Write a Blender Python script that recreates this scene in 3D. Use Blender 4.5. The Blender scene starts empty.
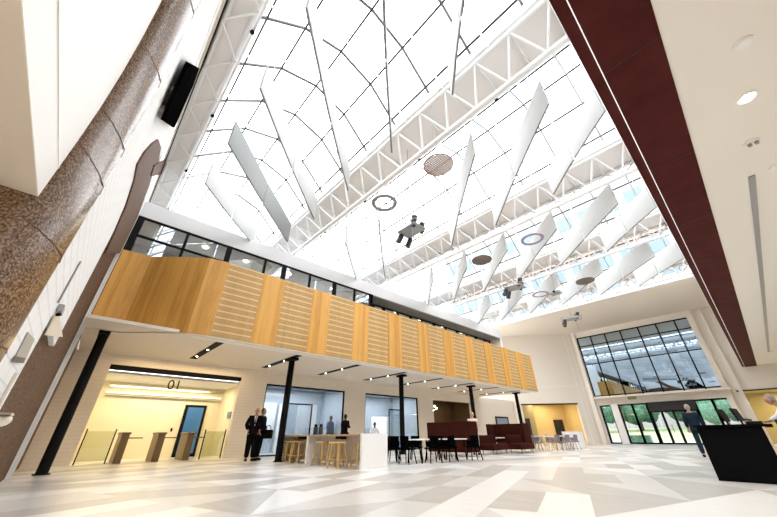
import bpy, bmesh, math, random
from math import sin, cos, pi, radians, atan2, sqrt
from mathutils import Vector, Matrix
random.seed(7)
S = 0.93            # plan units -> metres
scn = bpy.context.scene
col = scn.collection

# ------------------------------------------------------------------ camera
FPX, H = 311.0, 0.88
pitch = atan2(177.0, FPX); yaw = radians(47.2); roll = radians(0.5)
fh = Vector((-sin(yaw), cos(yaw), 0)); R0 = Vector((cos(yaw), sin(yaw), 0)); ZZ = Vector((0, 0, 1))
Fv = fh*cos(pitch) + ZZ*sin(pitch); U0 = -fh*sin(pitch) + ZZ*cos(pitch)
Rv = R0*cos(roll) - U0*sin(roll); Uv = R0*sin(roll) + U0*cos(roll)
cam = bpy.data.cameras.new('camera'); cam_o = bpy.data.objects.new('camera', cam); col.objects.link(cam_o)
cam.sensor_width = 36; cam.lens = 36*FPX/777; cam.clip_start = 0.02; cam.clip_end = 500
m = Matrix((( Rv.x, Uv.x, -Fv.x, 0), (Rv.y, Uv.y, -Fv.y, 0), (Rv.z, Uv.z, -Fv.z, H*S), (0, 0, 0, 1)))
cam_o.matrix_world = m
scn.camera = cam_o

# ------------------------------------------------------------------ world, sun, exposure
w = bpy.data.worlds.new('world'); scn.world = w; w.use_nodes = True
bg = w.node_tree.nodes['Background']; bg.inputs[0].default_value = (0.97, 0.985, 1.0, 1); bg.inputs[1].default_value = 1.0
scn.view_settings.view_transform = 'Standard'; scn.view_settings.look = 'None'
scn.view_settings.gamma = 1; scn.view_settings.use_curve_mapping = False
scn.view_settings.exposure = 2.55
scn.cycles.max_bounces = 9; scn.cycles.diffuse_bounces = 6; scn.cycles.glossy_bounces = 4
scn.cycles.transparent_max_bounces = 16; scn.cycles.transmission_bounces = 4
scn.cycles.caustics_reflective = False; scn.cycles.caustics_refractive = False
scn.cycles.sample_clamp_indirect = 6

def area(name, loc, size, energy, color=(1, .86, .66), rot=(0, 0, 0), sy=None):
    l = bpy.data.lights.new(name, 'AREA'); l.energy = energy; l.color = color; l.size = size*S
    if sy: l.shape = 'RECTANGLE'; l.size_y = sy*S
    o = bpy.data.objects.new(name, l); o.location = Vector(loc)*S; o.rotation_euler = rot; col.objects.link(o); return o
def spot(name, loc, energy, color=(1, .86, .68), ang=110, rad=.06):
    l = bpy.data.lights.new(name, 'SPOT'); l.energy = energy; l.color = color; l.spot_size = radians(ang); l.spot_blend = .6; l.shadow_soft_size = rad
    o = bpy.data.objects.new(name, l); o.location = Vector(loc)*S; col.objects.link(o); return o

# ------------------------------------------------------------------ materials
def base(name, c, rough=.5, metal=0., spec=.5, emit=None, estr=0.):
    m = bpy.data.materials.new(name); m.use_nodes = True
    b = m.node_tree.nodes['Principled BSDF']
    b.inputs['Base Color'].default_value = (*c, 1); b.inputs['Roughness'].default_value = rough
    b.inputs['Metallic'].default_value = metal; b.inputs['Specular IOR Level'].default_value = spec
    if emit: b.inputs['Emission Color'].default_value = (*emit, 1); b.inputs['Emission Strength'].default_value = estr
    return m
def nodes(m): return m.node_tree.nodes, m.node_tree.links, m.node_tree.nodes['Principled BSDF']
def ramp(n, stops):
    r = n.new('ShaderNodeValToRGB'); e = r.color_ramp.elements
    e[0].position, e[0].color = stops[0][0], (*stops[0][1], 1); e[1].position, e[1].color = stops[1][0], (*stops[1][1], 1)
    for p, c in stops[2:]:
        x = e.new(p); x.color = (*c, 1)
    return r
def noisy(name, stops, scale, rough=.5, detail=4, stretch=(1, 1, 1), bump=0., **k):
    m = base(name, stops[0][1], rough, **k); n, l, b = nodes(m)
    tc = n.new('ShaderNodeTexCoord'); mp = n.new('ShaderNodeMapping'); mp.inputs['Scale'].default_value = stretch
    no = n.new('ShaderNodeTexNoise'); no.inputs['Scale'].default_value = scale; no.inputs['Detail'].default_value = detail
    l.new(tc.outputs['Object'], mp.inputs[0]); l.new(mp.outputs[0], no.inputs['Vector'])
    r = ramp(n, stops); l.new(no.outputs['Fac'], r.inputs[0]); l.new(r.outputs[0], b.inputs['Base Color'])
    if bump:
        bp = n.new('ShaderNodeBump'); bp.inputs['Strength'].default_value = bump; l.new(no.outputs['Fac'], bp.inputs['Height']); l.new(bp.outputs[0], b.inputs['Normal'])
    return m
def glass(name, tint, gloss_col, fac, rough=.02):
    m = bpy.data.materials.new(name); m.use_nodes = True; n, l = m.node_tree.nodes, m.node_tree.links
    for x in list(n): n.remove(x)
    o = n.new('ShaderNodeOutputMaterial'); mx = n.new('ShaderNodeMixShader'); t = n.new('ShaderNodeBsdfTransparent'); g = n.new('ShaderNodeBsdfGlossy')
    t.inputs[0].default_value = (*tint, 1); g.inputs[0].default_value = (*gloss_col, 1); g.inputs['Roughness'].default_value = rough
    fr = n.new('ShaderNodeLayerWeight'); fr.inputs[0].default_value = .35
    mr = n.new('ShaderNodeMapRange'); mr.inputs[3].default_value = fac; mr.inputs[4].default_value = min(1, fac*2.2+.12)
    l.new(fr.outputs['Facing'], mr.inputs[0]); l.new(mr.outputs[0], mx.inputs[0]); l.new(t.outputs[0], mx.inputs[1]); l.new(g.outputs[0], mx.inputs[2]); l.new(mx.outputs[0], o.inputs[0])
    return m
M = {}
M['white'] = base('white_paint', (.86, .86, .85), .5)
M['steel_white'] = base('white_steel', (.84, .84, .84), .35)
M['fascia'] = base('pale_fascia_paint', (.66, .66, .67), .6)
M['cream'] = base('cream_paint', (.80, .73, .63), .6)
M['wallcream'] = base('cream_wall', (.78, .72, .64), .6)
M['beige'] = base('beige_paint', (.74, .66, .55), .6)
M['ceilbeige'] = base('beige_ceiling', (.88, .85, .79), .6)
M['gutter'] = base('pinkish_gutter_paint', (.86, .83, .81), .6)
M['black'] = base('black_metal', (.004, .004, .005), .65, spec=.15)
M['matblack'] = base('matt_black', (.003, .003, .0035), 1., spec=.0)
M['blackfab'] = noisy('black_cloth', [(.3, (.006, .006, .008)), (.7, (.015, .015, .02))], 30, .8)
M['desk'] = base('black_laminate', (.003, .003, .004), .7, spec=.06)
M['purlin'] = base('dark_grey_bar', (.035, .035, .04), .7, spec=.1)
M['ribgrey'] = base('rib_grey_metal', (.13, .13, .14), .6, spec=.2)
M['grey'] = base('grey_metal', (.35, .36, .37), .4, .3)
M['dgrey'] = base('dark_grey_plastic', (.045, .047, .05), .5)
M['chrome'] = base('brushed_metal', (.62, .58, .52), .25, 1.)
M['fin'] = base('white_acoustic_panel', (.56, .57, .565), .7, spec=.2)
M['fin2'] = base('grey_acoustic_panel', (.27, .28, .28), .7, spec=.2)
M['finshade'] = base('shaded_panel_edge', (.24, .245, .245), .6)  # underside shade of the fins, put into the colour
M['granite'] = noisy('brown_granite', [(.36, (.05, .026, .014)), (.5, (.17, .098, .058)), (.62, (.34, .225, .145))], 75, .2, 6, spec=.55)
M['granite_b'] = noisy('brown_granite_honed', [(.36, (.055, .028, .016)), (.5, (.12, .066, .042)), (.64, (.21, .125, .085))], 30, .75, 8, spec=.15)
M['joint'] = base('red_brown_joint', (.16, .05, .03), .7)
M['maroon'] = noisy('maroon_panel', [(.3, (.062, .011, .010)), (.7, (.078, .015, .014))], 3, .75, spec=.12)
M['led'] = base('white_line', (.9, .88, .88), .5, emit=(1, .95, .95), estr=.1)
M['lamp'] = base('lamp_lens', (1, .95, .85), .4, emit=(1, .9, .72), estr=4.)
M['striplamp'] = base('strip_lamp', (.9, .9, .8), .5, emit=(1, .95, .75), estr=.12)
M['lampw'] = base('lamp_lens_cool', (1, 1, 1), .4, emit=(1, .96, .9), estr=1.2)
M['lightwood'] = noisy('light_oak', [(.3, (.55, .36, .14)), (.7, (.68, .46, .2))], 4, .45, stretch=(6, 6, 1))
M['tabletop'] = base('white_laminate', (.90, .90, .89), .45)
M['oaktop'] = noisy('tan_oak_edge', [(.3, (.42, .29, .17)), (.7, (.5, .36, .22))], 5, .5)
M['bronze'] = base('bronze_metal', (.20, .14, .08), .4, .8)
M['darkbrown'] = base('dark_brown_wall', (.10, .065, .03), .6)
M['sofa'] = noisy('maroon_upholstery', [(.3, (.034, .006, .003)), (.7, (.050, .010, .006))], 20, .9, spec=.1)
M['mauve'] = noisy('grey_mauve_upholstery', [(.3, (.20, .16, .17)), (.7, (.28, .23, .24))], 20, .8)
M['golden'] = base('golden_wall', (.62, .46, .20), .6)
M['olive'] = base('olive_wall', (.36, .29, .13), .6)
M['paleyellow'] = base('pale_yellow_wall', (.80, .72, .52), .6)
M['bluewall'] = base('pale_blue_wall', (.50, .56, .62), .5)
M['bluedark'] = base('slate_blue_ceiling', (.14, .18, .22), .6)
M['skin'] = base('skin', (.52, .25, .17), .55)
M['skind'] = base('dark_skin', (.07, .03, .02), .55)
M['hairg'] = base('grey_hair', (.30, .27, .25), .7)
M['haird'] = base('dark_hair', (.01, .008, .007), .6)
M['suit'] = noisy('black_wool', [(.3, (.005, .005, .006)), (.7, (.008, .007, .009))], 30, .9, spec=.06)
M['navy'] = noisy('navy_wool', [(.3, (.010, .02, .035)), (.7, (.014, .026, .044))], 30, .9, spec=.1)
M['blueshirt'] = base('blue_shirt', (.05, .10, .20), .7)
M['whiteshirt'] = base('white_shirt', (.8, .8, .82), .7)
M['pinkshirt'] = base('pale_pink_top', (.75, .55, .48), .7)
M['tie'] = base('dark_red_tie', (.05, .01, .01), .6)
M['grass'] = noisy('lawn', [(.3, (.22, .27, .13)), (.7, (.36, .40, .27))], 2, .9)
M['paving'] = noisy('pale_paving', [(.3, (.55, .55, .52)), (.7, (.66, .65, .62))], 3, .8)
M['leaf'] = noisy('foliage', [(.3, (.015, .06, .045)), (.6, (.06, .17, .11)), (.75, (.2, .32, .24))], 3, .8, 6, bump=.5)
M['bark'] = base('bark', (.08, .05, .03), .9)
M['winglass'] = base('blue_window_glass', (.11, .16, .21), .3)
M['brick'] = base('peach_brick', (.34, .22, .16), .8)
M['stone'] = base('pale_stone', (.30, .30, .30), .8)
M['sign'] = base('sign_blue_grey', (.20, .25, .36), .5)
M['roofglass'] = glass('roof_glass', (.97, .98, .99), (1, 1, 1), .03)
M['upglass'] = glass('upper_window_glass', (.74, .76, .76), (.85, .92, 1), .18)
M['shopglass'] = glass('shop_glass', (.84, .87, .89), (.9, .95, 1), .06)
M['doorglass'] = glass('door_glass', (.94, .96, .95), (1, 1, 1), .05)
M['barrierglass'] = glass('barrier_glass', (.86, .90, .80), (1, 1, 1), .08)
M['blueglass'] = base('blue_glass', (.06, .18, .42), .12)
M['farglass'] = glass('dark_mirror_glass', (.06, .09, .12), (.60, .76, .92), .62, .015)
# floor tones
M['floor0'] = noisy('floor_tile_white', [(.3, (.74, .72, .69)), (.7, (.79, .77, .74))], 1.2, .28, stretch=(1, 6, 1))
M['floor1'] = noisy('floor_tile_pale_grey', [(.3, (.60, .57, .535)), (.7, (.65, .62, .585))], 1.2, .28, stretch=(1, 6, 1))
M['floor2'] = noisy('floor_tile_taupe', [(.3, (.46, .43, .39)), (.7, (.51, .475, .435))], 1.2, .28, stretch=(1, 6, 1))
M['matgrey'] = base('blue_grey_mat', (.45, .50, .60), .9)

def tiled(name, c, c2, bw, rh, rough=.75, axis='XZ', mort=.012):
    m = base(name, c, rough); n, l, b = nodes(m)
    tc = n.new('ShaderNodeTexCoord'); sp = n.new('ShaderNodeSeparateXYZ'); cb = n.new('ShaderNodeCombineXYZ'); br = n.new('ShaderNodeTexBrick')
    l.new(tc.outputs['Object'], sp.inputs[0]); l.new(sp.outputs[axis[0]], cb.inputs[0]); l.new(sp.outputs[axis[1]], cb.inputs[1]); l.new(cb.outputs[0], br.inputs[0])
    br.inputs['Color1'].default_value = (*c, 1); br.inputs['Color2'].default_value = (*c, 1); br.inputs['Mortar'].default_value = (*c2, 1)
    br.inputs['Scale'].default_value = 1; br.inputs['Mortar Size'].default_value = mort; br.inputs['Brick Width'].default_value = bw; br.inputs['Row Height'].default_value = rh
    br.offset = .5
    l.new(br.outputs[0], b.inputs['Base Color']); return m
M['tile_end'] = tiled('white_tile_end', (.84, .84, .84), (.70, .71, .72), .45, .16, axis='XZ')
M['tile_left'] = tiled('cream_tile_wall', (.80, .74, .66), (.72, .65, .56), .9, .13, axis='YZ', mort=.008)

def wood(name, a, b_, groove=False):
    m = base(name, a, .42); n, l, b = nodes(m)
    tc = n.new('ShaderNodeTexCoord'); sp = n.new('ShaderNodeSeparateXYZ'); l.new(tc.outputs['Object'], sp.inputs[0])
    # boards by position along the front
    def snap(inp, step):
        mm = n.new('ShaderNodeMath'); mm.operation = 'SNAP'; mm.inputs[1].default_value = step; l.new(inp, mm.inputs[0]); return mm.outputs[0]
    ad = n.new('ShaderNodeMath'); ad.operation = 'MULTIPLY_ADD'; ad.inputs[1].default_value = .6; l.new(sp.outputs['X'], ad.inputs[0]); l.new(sp.outputs['Y'], ad.inputs[2])
    wn = n.new('ShaderNodeTexWhiteNoise'); wn.noise_dimensions = '1D'; l.new(snap(ad.outputs[0], .145), wn.inputs['W'])
    mp = n.new('ShaderNodeMapping'); mp.inputs['Scale'].default_value = (9, 9, .5); l.new(tc.outputs['Object'], mp.inputs[0])
    no = n.new('ShaderNodeTexNoise'); no.inputs['Scale'].default_value = 3; no.inputs['Detail'].default_value = 5; l.new(mp.outputs[0], no.inputs['Vector'])
    mx = n.new('ShaderNodeMath'); mx.operation = 'MULTIPLY_ADD'; mx.inputs[1].default_value = .45; l.new(wn.outputs[0], mx.inputs[0]); l.new(no.outputs['Fac'], mx.inputs[2])
    r = ramp(n, [(.3, a), (.9, b_)]); l.new(mx.outputs[0], r.inputs[0]); out = r.outputs[0]
    if groove:
        def fr(inp, k, lo, hi):
            a1 = n.new('ShaderNodeMath'); a1.operation = 'MULTIPLY'; a1.inputs[1].default_value = k; l.new(inp, a1.inputs[0])
            f_ = n.new('ShaderNodeMath'); f_.operation = 'FRACT'; l.new(a1.outputs[0], f_.inputs[0])
            g = n.new('ShaderNodeMath'); g.operation = 'GREATER_THAN'; g.inputs[1].default_value = lo; l.new(f_.outputs[0], g.inputs[0])
            return g.outputs[0]
        rows = fr(sp.outputs['Z'], 4.35, .26, 1); fine = fr(sp.outputs['Z'], 43.5, .38, 1); dots = fr(sp.outputs['Y'], 16., .12, 1)
        m1 = n.new('ShaderNodeMath'); m1.operation = 'MULTIPLY'; l.new(fine, m1.inputs[0]); l.new(dots, m1.inputs[1])
        m2 = n.new('ShaderNodeMath'); m2.operation = 'MULTIPLY'; l.new(rows, m2.inputs[0]); l.new(m1.outputs[0], m2.inputs[1])
        dk = n.new('ShaderNodeMix'); dk.data_type = 'RGBA'; dk.inputs['B'].default_value = (.10, .055, .02, 1); l.new(out, dk.inputs['A'])
        m3 = n.new('ShaderNodeMath'); m3.operation = 'MULTIPLY'; m3.inputs[1].default_value = .8; l.new(m2.outputs[0], m3.inputs[0]); l.new(m3.outputs[0], dk.inputs['Factor'])
        out = dk.outputs['Result']
    l.new(out, b.inputs['Base Color']); return m
M['wood'] = wood('honey_timber', (.56, .26, .045), (.74, .40, .095))
M['woodslot'] = wood('honey_timber_perforated', (.72, .44, .16), (.80, .52, .22), True)

# ------------------------------------------------------------------ mesh helpers
class MB:
    def __init__(s): s.v = []; s.f = []; s.mi = []; s.cur = 0; s.sm = []
    def add(s, vs, fs, smooth=False):
        b = len(s.v); s.v += [tuple(v) for v in vs]
        for f in fs: s.f.append([b+i for i in f]); s.mi.append(s.cur); s.sm.append(smooth)
        return s
    def box(s, a, b, M4=None):
        x0, y0, z0 = a; x1, y1, z1 = b
        vs = [Vector(p) for p in ((x0, y0, z0), (x1, y0, z0), (x1, y1, z0), (x0, y1, z0), (x0, y0, z1), (x1, y0, z1), (x1, y1, z1), (x0, y1, z1))]
        if M4: vs = [M4 @ v for v in vs]
        return s.add(vs, [(0, 3, 2, 1), (4, 5, 6, 7), (0, 1, 5, 4), (1, 2, 6, 5), (2, 3, 7, 6), (3, 0, 4, 7)])
    def bar(s, p, q, w, h=None, up=(0, 0, 1)):
        p, q = Vector(p), Vector(q); d = (q-p).normalized(); u = Vector(up)
        if abs(d.dot(u)) > .98: u = Vector((0, 1, 0))
        a = d.cross(u).normalized(); b = a.cross(d); h = h or w
        vs = [c + a*i*w/2 + b*j*h/2 for c in (p, q) for i, j in ((-1, -1), (1, -1), (1, 1), (-1, 1))]
        return s.add(vs, [(0, 3, 2, 1), (4, 5, 6, 7), (0, 1, 5, 4), (1, 2, 6, 5), (2, 3, 7, 6), (3, 0, 4, 7)])
    def tube(s, pts, r, n=8, r2=None, cap=True):
        pts = [Vector(p) for p in pts]; k = len(pts); rs = r if isinstance(r, (list, tuple)) else [r + ((r2 if r2 is not None else r)-r)*i/max(1, k-1) for i in range(k)]
        vs = []; prev = None
        for i, p in enumerate(pts):
            d = (pts[min(i+1, k-1)] - pts[max(i-1, 0)]).normalized()
            if prev is None:
                a = d.cross(Vector((0, 0, 1)));
                if a.length < .05: a = d.cross(Vector((0, 1, 0)))
            else: a = prev - d*prev.dot(d)
            a.normalize(); prev = a; b = d.cross(a)
            vs += [p + (a*cos(t) + b*sin(t))*rs[i] for t in [2*pi*j/n for j in range(n)]]
        fs = [(i*n+j, i*n+(j+1) % n, (i+1)*n+(j+1) % n, (i+1)*n+j) for i in range(k-1) for j in range(n)]
        s.add(vs, fs, True)
        if cap: s.add(vs[:n], [tuple(range(n))[::-1]]); s.add(vs[-n:], [tuple(range(n))])
        return s
    def cyl(s, c, r, z0, z1, n=20, r2=None): return s.tube([(c[0], c[1], z0), (c[0], c[1], z1)], r, n, r2)
    def prism(s, poly, z0, z1):      # poly in xy
        n = len(poly); vs = [(x, y, z0) for x, y in poly] + [(x, y, z1) for x, y in poly]
        return s.add(vs, [tuple(range(n))[::-1], tuple(range(n, 2*n))] + [(i, (i+1) % n, n+(i+1) % n, n+i) for i in range(n)])
    def ext(s, pts, d):              # planar polygon extruded by vector d
        pts = [Vector(p) for p in pts]; d = Vector(d); n = len(pts)
        return s.add(pts + [p+d for p in pts], [tuple(range(n))[::-1], tuple(range(n, 2*n))] + [(i, (i+1) % n, n+(i+1) % n, n+i) for i in range(n)])
    def ball(s, c, r, n=12, m_=8, sq=(1, 1, 1), fn=None):
        vs = []; c = Vector(c)
        for i in range(m_+1):
            t = pi*i/m_
            for j in range(n):
                p = Vector((sin(t)*cos(2*pi*j/n)*sq[0], sin(t)*sin(2*pi*j/n)*sq[1], cos(t)*sq[2]))*r
                if fn: p = fn(p)
                vs.append(c+p)
        fs = [(i*n+j, (i+1)*n+j, (i+1)*n+(j+1) % n, i*n+(j+1) % n) for i in range(m_) for j in range(n)]
        return s.add(vs, fs, True)
    def build(s, name, mat, parent=None, off=(0, 0, 0), bevel=0, fixn=True, weld=False):
        me = bpy.data.meshes.new(name); off = Vector(off)
        me.from_pydata([(Vector(v)-off)*S for v in s.v], [], s.f)
        for mm in (mat if isinstance(mat, list) else [mat]): me.materials.append(M[mm])
        for p, i, k in zip(me.polygons, s.mi, s.sm): p.material_index = i; p.use_smooth = k
        if fixn:
            bm = bmesh.new(); bm.from_mesh(me)
            if weld: bmesh.ops.remove_doubles(bm, verts=bm.verts, dist=1e-5)
            bmesh.ops.recalc_face_normals(bm, faces=bm.faces); bm.to_mesh(me); bm.free()
        o = bpy.data.objects.new(name, me); col.objects.link(o); o.location = off*S
        if parent is not None: o.parent = parent; o.location = off*S
        if bevel:
            bv = o.modifiers.new('bevel', 'BEVEL'); bv.width = bevel*S; bv.segments = 2; bv.limit_method = 'ANGLE'
        return o
def tag(o, label, cat, group=None, kind=None):
    o['label'] = label; o['category'] = cat
    if group: o['group'] = group
    if kind: o['kind'] = kind
    return o
def thing(name, label, cat, loc=(0, 0, 0), rz=0, group=None):
    o = bpy.data.objects.new(name, None); col.objects.link(o); o.empty_display_size = .2
    o.location = Vector(loc)*S; o.rotation_euler = (0, 0, rz); return tag(o, label, cat, group)
def struct(o, label=None): 
    o['kind'] = 'structure'
    if label: o['label'] = label
    return o
def dup(root, loc, rz=None, label=None, group=None):
    kids = [c for c in bpy.data.objects if c.parent is root]
    r = root.copy(); col.objects.link(r); r.location = Vector(loc)*S
    if rz is not None: r.rotation_euler = (0, 0, rz)
    if label: r['label'] = label
    if group: r['group'] = group
    for ch in kids:
        c = ch.copy(); col.objects.link(c); c.parent = r
        for g in [x for x in bpy.data.objects if x.parent is ch]:
            d = g.copy(); col.objects.link(d); d.parent = c
    return r
def box1(name, a, b, mat, parent=None, bevel=0): return MB().box(a, b).build(name, mat, parent, bevel=bevel)

XW, XC, XB, YF, YE = -18.0, -14.0, -12.4, 40.0, -0.6   # wall, upper windows, balcony front, far wall, near-end wall
DA, DB = (-18.8, 34.0), (-11.75, 40.2)                 # diagonal wall
# ------------------------------------------------------------------ floor
fl = MB()
u, v = Vector((1.25, .42)), Vector((-.62, 1.70))
rng = random.Random(3)
def clipadd(poly, mi):
    poly = [(min(max(x, -24), 12), min(max(y, -5), 42)) for x, y in poly]
    a = sum(poly[i][0]*poly[(i+1) % len(poly)][1]-poly[(i+1) % len(poly)][0]*poly[i][1] for i in range(len(poly)))
    if abs(a) < 1e-4: return
    fl.cur = mi; fl.add([(x, y, 0) for x, y in poly], [tuple(range(len(poly)))])
for i in range(-46, 46):
    for j in range(-26, 48):
        o = u*i + v*j
        if not (-27 < o.x < 14 and -8 < o.y < 44): continue
        P = [o, o+u, o+u+v, o+v]; k = (i*2+j+ (1 if rng.random() < .35 else 0)) % 3
        k2 = (k+1+(rng.random() < .4)) % 3
        if rng.random() < .3: clipadd([P[0], P[1], P[2]], k); clipadd([P[0], P[2], P[3]], k2)
        elif rng.random() < .75:
            mdl = (P[0]+P[1])/2; md2 = (P[2]+P[3])/2
            clipadd([P[0], mdl, md2, P[3]], k); clipadd([mdl, P[1], P[2], md2], k2)
        else: clipadd([P[0], P[1], P[3]], k2); clipadd([P[1], P[2], P[3]], k)
flo = fl.build('floor', ['floor0', 'floor1', 'floor2'], fixn=False); struct(flo)
flo.scale = (1, 1, 1)
struct(box1('floor_slab', (-24, -5, -.3), (12, 42, -.004), 'paving'))

# ------------------------------------------------------------------ near-end wall (with granite arch)
AX, AZ, RI, RO = .7, 2.75, 3.35, 4.25
wl = MB()
wl.box((-8.1, YE-.3, 2.3), (AX-RO, YE, 11)); wl.box((-5.9, YE-.3, 0), (AX-RO, YE, 2.3))
n = 24
for i in range(n):
    t0, t1 = pi - pi*i/n, pi - pi*(i+1)/n
    p0, p1 = (AX+(RO-.05)*cos(t0), AZ+(RO-.05)*sin(t0)), (AX+(RO-.05)*cos(t1), AZ+(RO-.05)*sin(t1))
    wl.ext([(p0[0], YE, p0[1]), (p1[0], YE, p1[1]), (p1[0], YE, 11), (p0[0], YE, 11)], (0, -.3, 0))
wl.box((AX+RO-.05, YE-.3, 0), (12, YE, 11))
wall_near = struct(wl.build('wall_near', 'tile_end'))
struct(MB().box((-20, YE-.32, 0), (-5.85, YE-.07, 5.2)).box((-20, YE-.32, 5.2), (-9.5, YE-.07, 8)).build('wall_near_granite', 'granite_b'))
struct(MB().box((-20, YE-.34, 8), (-8, YE-.1, 11)).box((-9.5, YE-.34, 5.2), (-8, YE-.1, 8)).build('wall_near_upper', 'white'))
# white return strip at the corner with the long wall
struct(MB().box((-13.95, YE-.07, 0), (-13.6, YE+.03, 9.4)).build('trim_1', 'white'))
# passage under the arch
struct(box1('wall_passage', (AX-RI-.6, -5, 0), (AX-RI-.004, YE-.10, 2.6), 'granite'))
struct(box1('wall_passage_right', (AX+RI, -5, 0), (AX+RI+.6, YE-.05, 2.23), 'granite'))
struct(box1('ceiling_passage', (AX-RI, -5, 2.23), (AX+RI, YE-.012, 2.5), 'beige'))
struct(box1('wall_passage_end', (AX-RI-.6, -5.2, 0), (AX+RI+.6, -5, 2.6), 'cream'))
ty = MB(); pts = [(AX-RI, YE-.01, 2.235), (AX+RI, YE-.01, 2.235)] + [(AX+(RI+.1)*cos(pi*i/n), YE-.01, AZ+(RI+.1)*sin(pi*i/n)) for i in range(n+1)]
ty.ext(pts, (0, -.1, 0)); struct(ty.build('wall_tympanum', 'white'))
struct(box1('trim_2', (AX-RI, YE-.012, 2.48), (AX+RI, YE-.006, 2.488), 'gutter'))
area('passage_fill', (AX+.5, -2.6, 2.18), 2.5, 22, (1, .93, .82))  # unseen fill added to brighten the dark passage and its granite jamb
# granite arch moulding
def arch_path(r, k=28, z0=0):
    out = [(AX-r, z0)] + [(AX-r, AZ*i/4) for i in range(1, 4)]
    out += [(AX+r*cos(pi-pi*i/k), AZ+r*sin(pi-pi*i/k)) for i in range(k+1)]
    return out + [(AX+r, AZ*i/4) for i in (3, 2, 1)] + [(AX+r, z0)]
prof = [(0, -.12), (0, -.01), (.12, .06), (.30, .13), (.46, .170), (.62, .155), (.76, .09), (.86, .0), (.9, -.12)]
a_ = thing('granite_arch', 'polished brown granite arch moulding rising at the left of the near wall', 'arch')
vs = []; paths = [arch_path(RI+p[0]) for p in prof]
for k in range(len(paths[0])):
    for j, p in enumerate(prof): vs.append((paths[j][k][0], YE+p[1], paths[j][k][1]))
nn = len(prof); mb = MB(); mb.add(vs, [(k*nn+j, k*nn+j+1, (k+1)*nn+j+1, (k+1)*nn+j) for k in range(len(paths[0])-1) for j in range(nn-1)], True)
mb.build('moulding', 'granite', a_)
for k in (2, 3, 4, 5, 7, 9, 11, 13, 15, 17, 19, 22, 25, 28):
    jb = MB(); jb.tube([(paths[j][k][0], YE+prof[j][1]+.001, paths[j][k][1]) for j in range(1, nn-1)], .0045, 5); jb.build('joint', 'joint', a_)
sh = MB()
gp = arch_path(RO+.03); sh.tube([(x, YE+.008, z) for x, z in gp], .02, 5); sh.build('shadow_gap', 'purlin', a_)

# second granite pilaster with rounded head, on the same wall
def bp_y(x, y, Y):   # where a sight line of the photograph meets the plane y = Y
    d = Fv*FPX + Rv*(x-388.5) - Uv*(y-258.5); t = Y/d.y; return (d.x*t, Y, H+d.z*t)
hd = MB()
hd.ext([bp_y(x, y, YE+.0) for x, y in [(104, 253), (113, 233), (125, 205), (133, 180), (136, 164), (143, 152), (151, 143), (157, 139), (160, 147), (157, 162), (151, 176), (148, 186), (134, 224), (122, 253)]], (0, .03, 0))
p_ = thing('granite_pilaster_head', 'rounded brown granite head above the granite pilaster beside the timber balcony', 'stonework')
hd.build('head', 'granite_b', p_)
MB().ext([bp_y(x, y, YE+.031) for x, y in [(153.5, 165), (167.7, 157), (161, 174), (150, 176)]], (0, .03, 0)).build('block', 'granite_b', p_)
# small things on the near wall
o = MB().ext([bp_y(x, y, YE+.001) for x, y in [(27, 332), (33.5, 339), (23, 363), (12, 362)]], (0, .01, 0)).build('notice_panel', 'grey'); tag(o, 'small grey-green glass panel on the white tiled pier', 'panel')
MB().ext([bp_y(x, y, YE+.012) for x, y in [(14.5, 356), (25, 358), (23, 363), (12, 362)]], (0, .004, 0)).build('lower_strip', 'dgrey', o)
t = thing('wall_camera', 'small grey security camera high on the white pier', 'camera')
c = Vector(bp_y(60.5, 310, YE+.035)); MB().box(c-Vector((.13, .03, .05)), c+Vector((.13, .03, .05))).build('housing', 'grey', t, bevel=.01)
MB().tube([c+Vector((.0, .0, -.05)), c+Vector((.0, .01, -.08))], .03, 10).build('lens', 'black', t)
MB().tube([bp_y(80.5, 261.6, YE+.012), bp_y(58, 303, YE+.012)], .012, 6).build('cable', 'grey', t)
o = MB().ext([bp_y(x, y, YE+.002) for x, y in [(57, 309), (44, 335), (62, 337), (59, 318)]], (0, .012, 0)).build('beige_wedge', 'beige'); tag(o, 'tan wedge-shaped panel below the security camera', 'panel')  # flat tan wedge panel on the wall face
t = thing('wall_basin', 'cream and tan bowl fixed low on the near pier at the left edge', 'fitting')
c = Vector(bp_y(1, 420, YE+.12)); MB().ball(c, .11, 14, 8, (1.3, .7, .55)).build('bowl', 'cream', t); MB().box(c+Vector((-.15, -.08, .04)), c+Vector((.15, .06, .06))).build('rim', 'chrome', t)
MB().tube([c+Vector((-.1, -.08, .05)), c+Vector((-.1, -.08, .45))], .018, 6).build('stem', 'cream', t)
# black line-array speaker
t = thing('line_array_speaker', 'tall black curved loudspeaker hung high on the white near wall', 'speaker')
sp = MB()
pl = [bp_y(x, y, YE+.07) for x, y in [(186, 61), (178, 78), (169, 98), (160.5, 119)]]; pr = [bp_y(x, y, YE+.07) for x, y in [(197, 67), (191, 84), (182, 104), (172, 127)]]
for i in range(3): sp.ext([pl[i], pr[i], pr[i+1], pl[i+1]], (0, .06, 0))
sp.build('cabinet', 'matblack', t)
MB().bar((pl[1][0]-.3, YE, pl[1][2]), (pl[1][0]-.3, YE+.07, pl[1][2]), .08).bar((pl[2][0]-.3, YE, pl[2][2]), (pl[2][0]-.3, YE+.07, pl[2][2]), .08).build('bracket', 'grey', t)
# eaves trims along the near wall
struct(MB().box((-20, YE, 10.6), (.07, YE+.05, 10.8)).box((-20, YE, 9.6), (.07, YE+.015, 9.66)).build('trim_3', 'beige'))
struct(box1('trim_4', (-20, YE+.05, 10.82), (.07, YE+.09, 10.86), 'purlin'))

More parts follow.
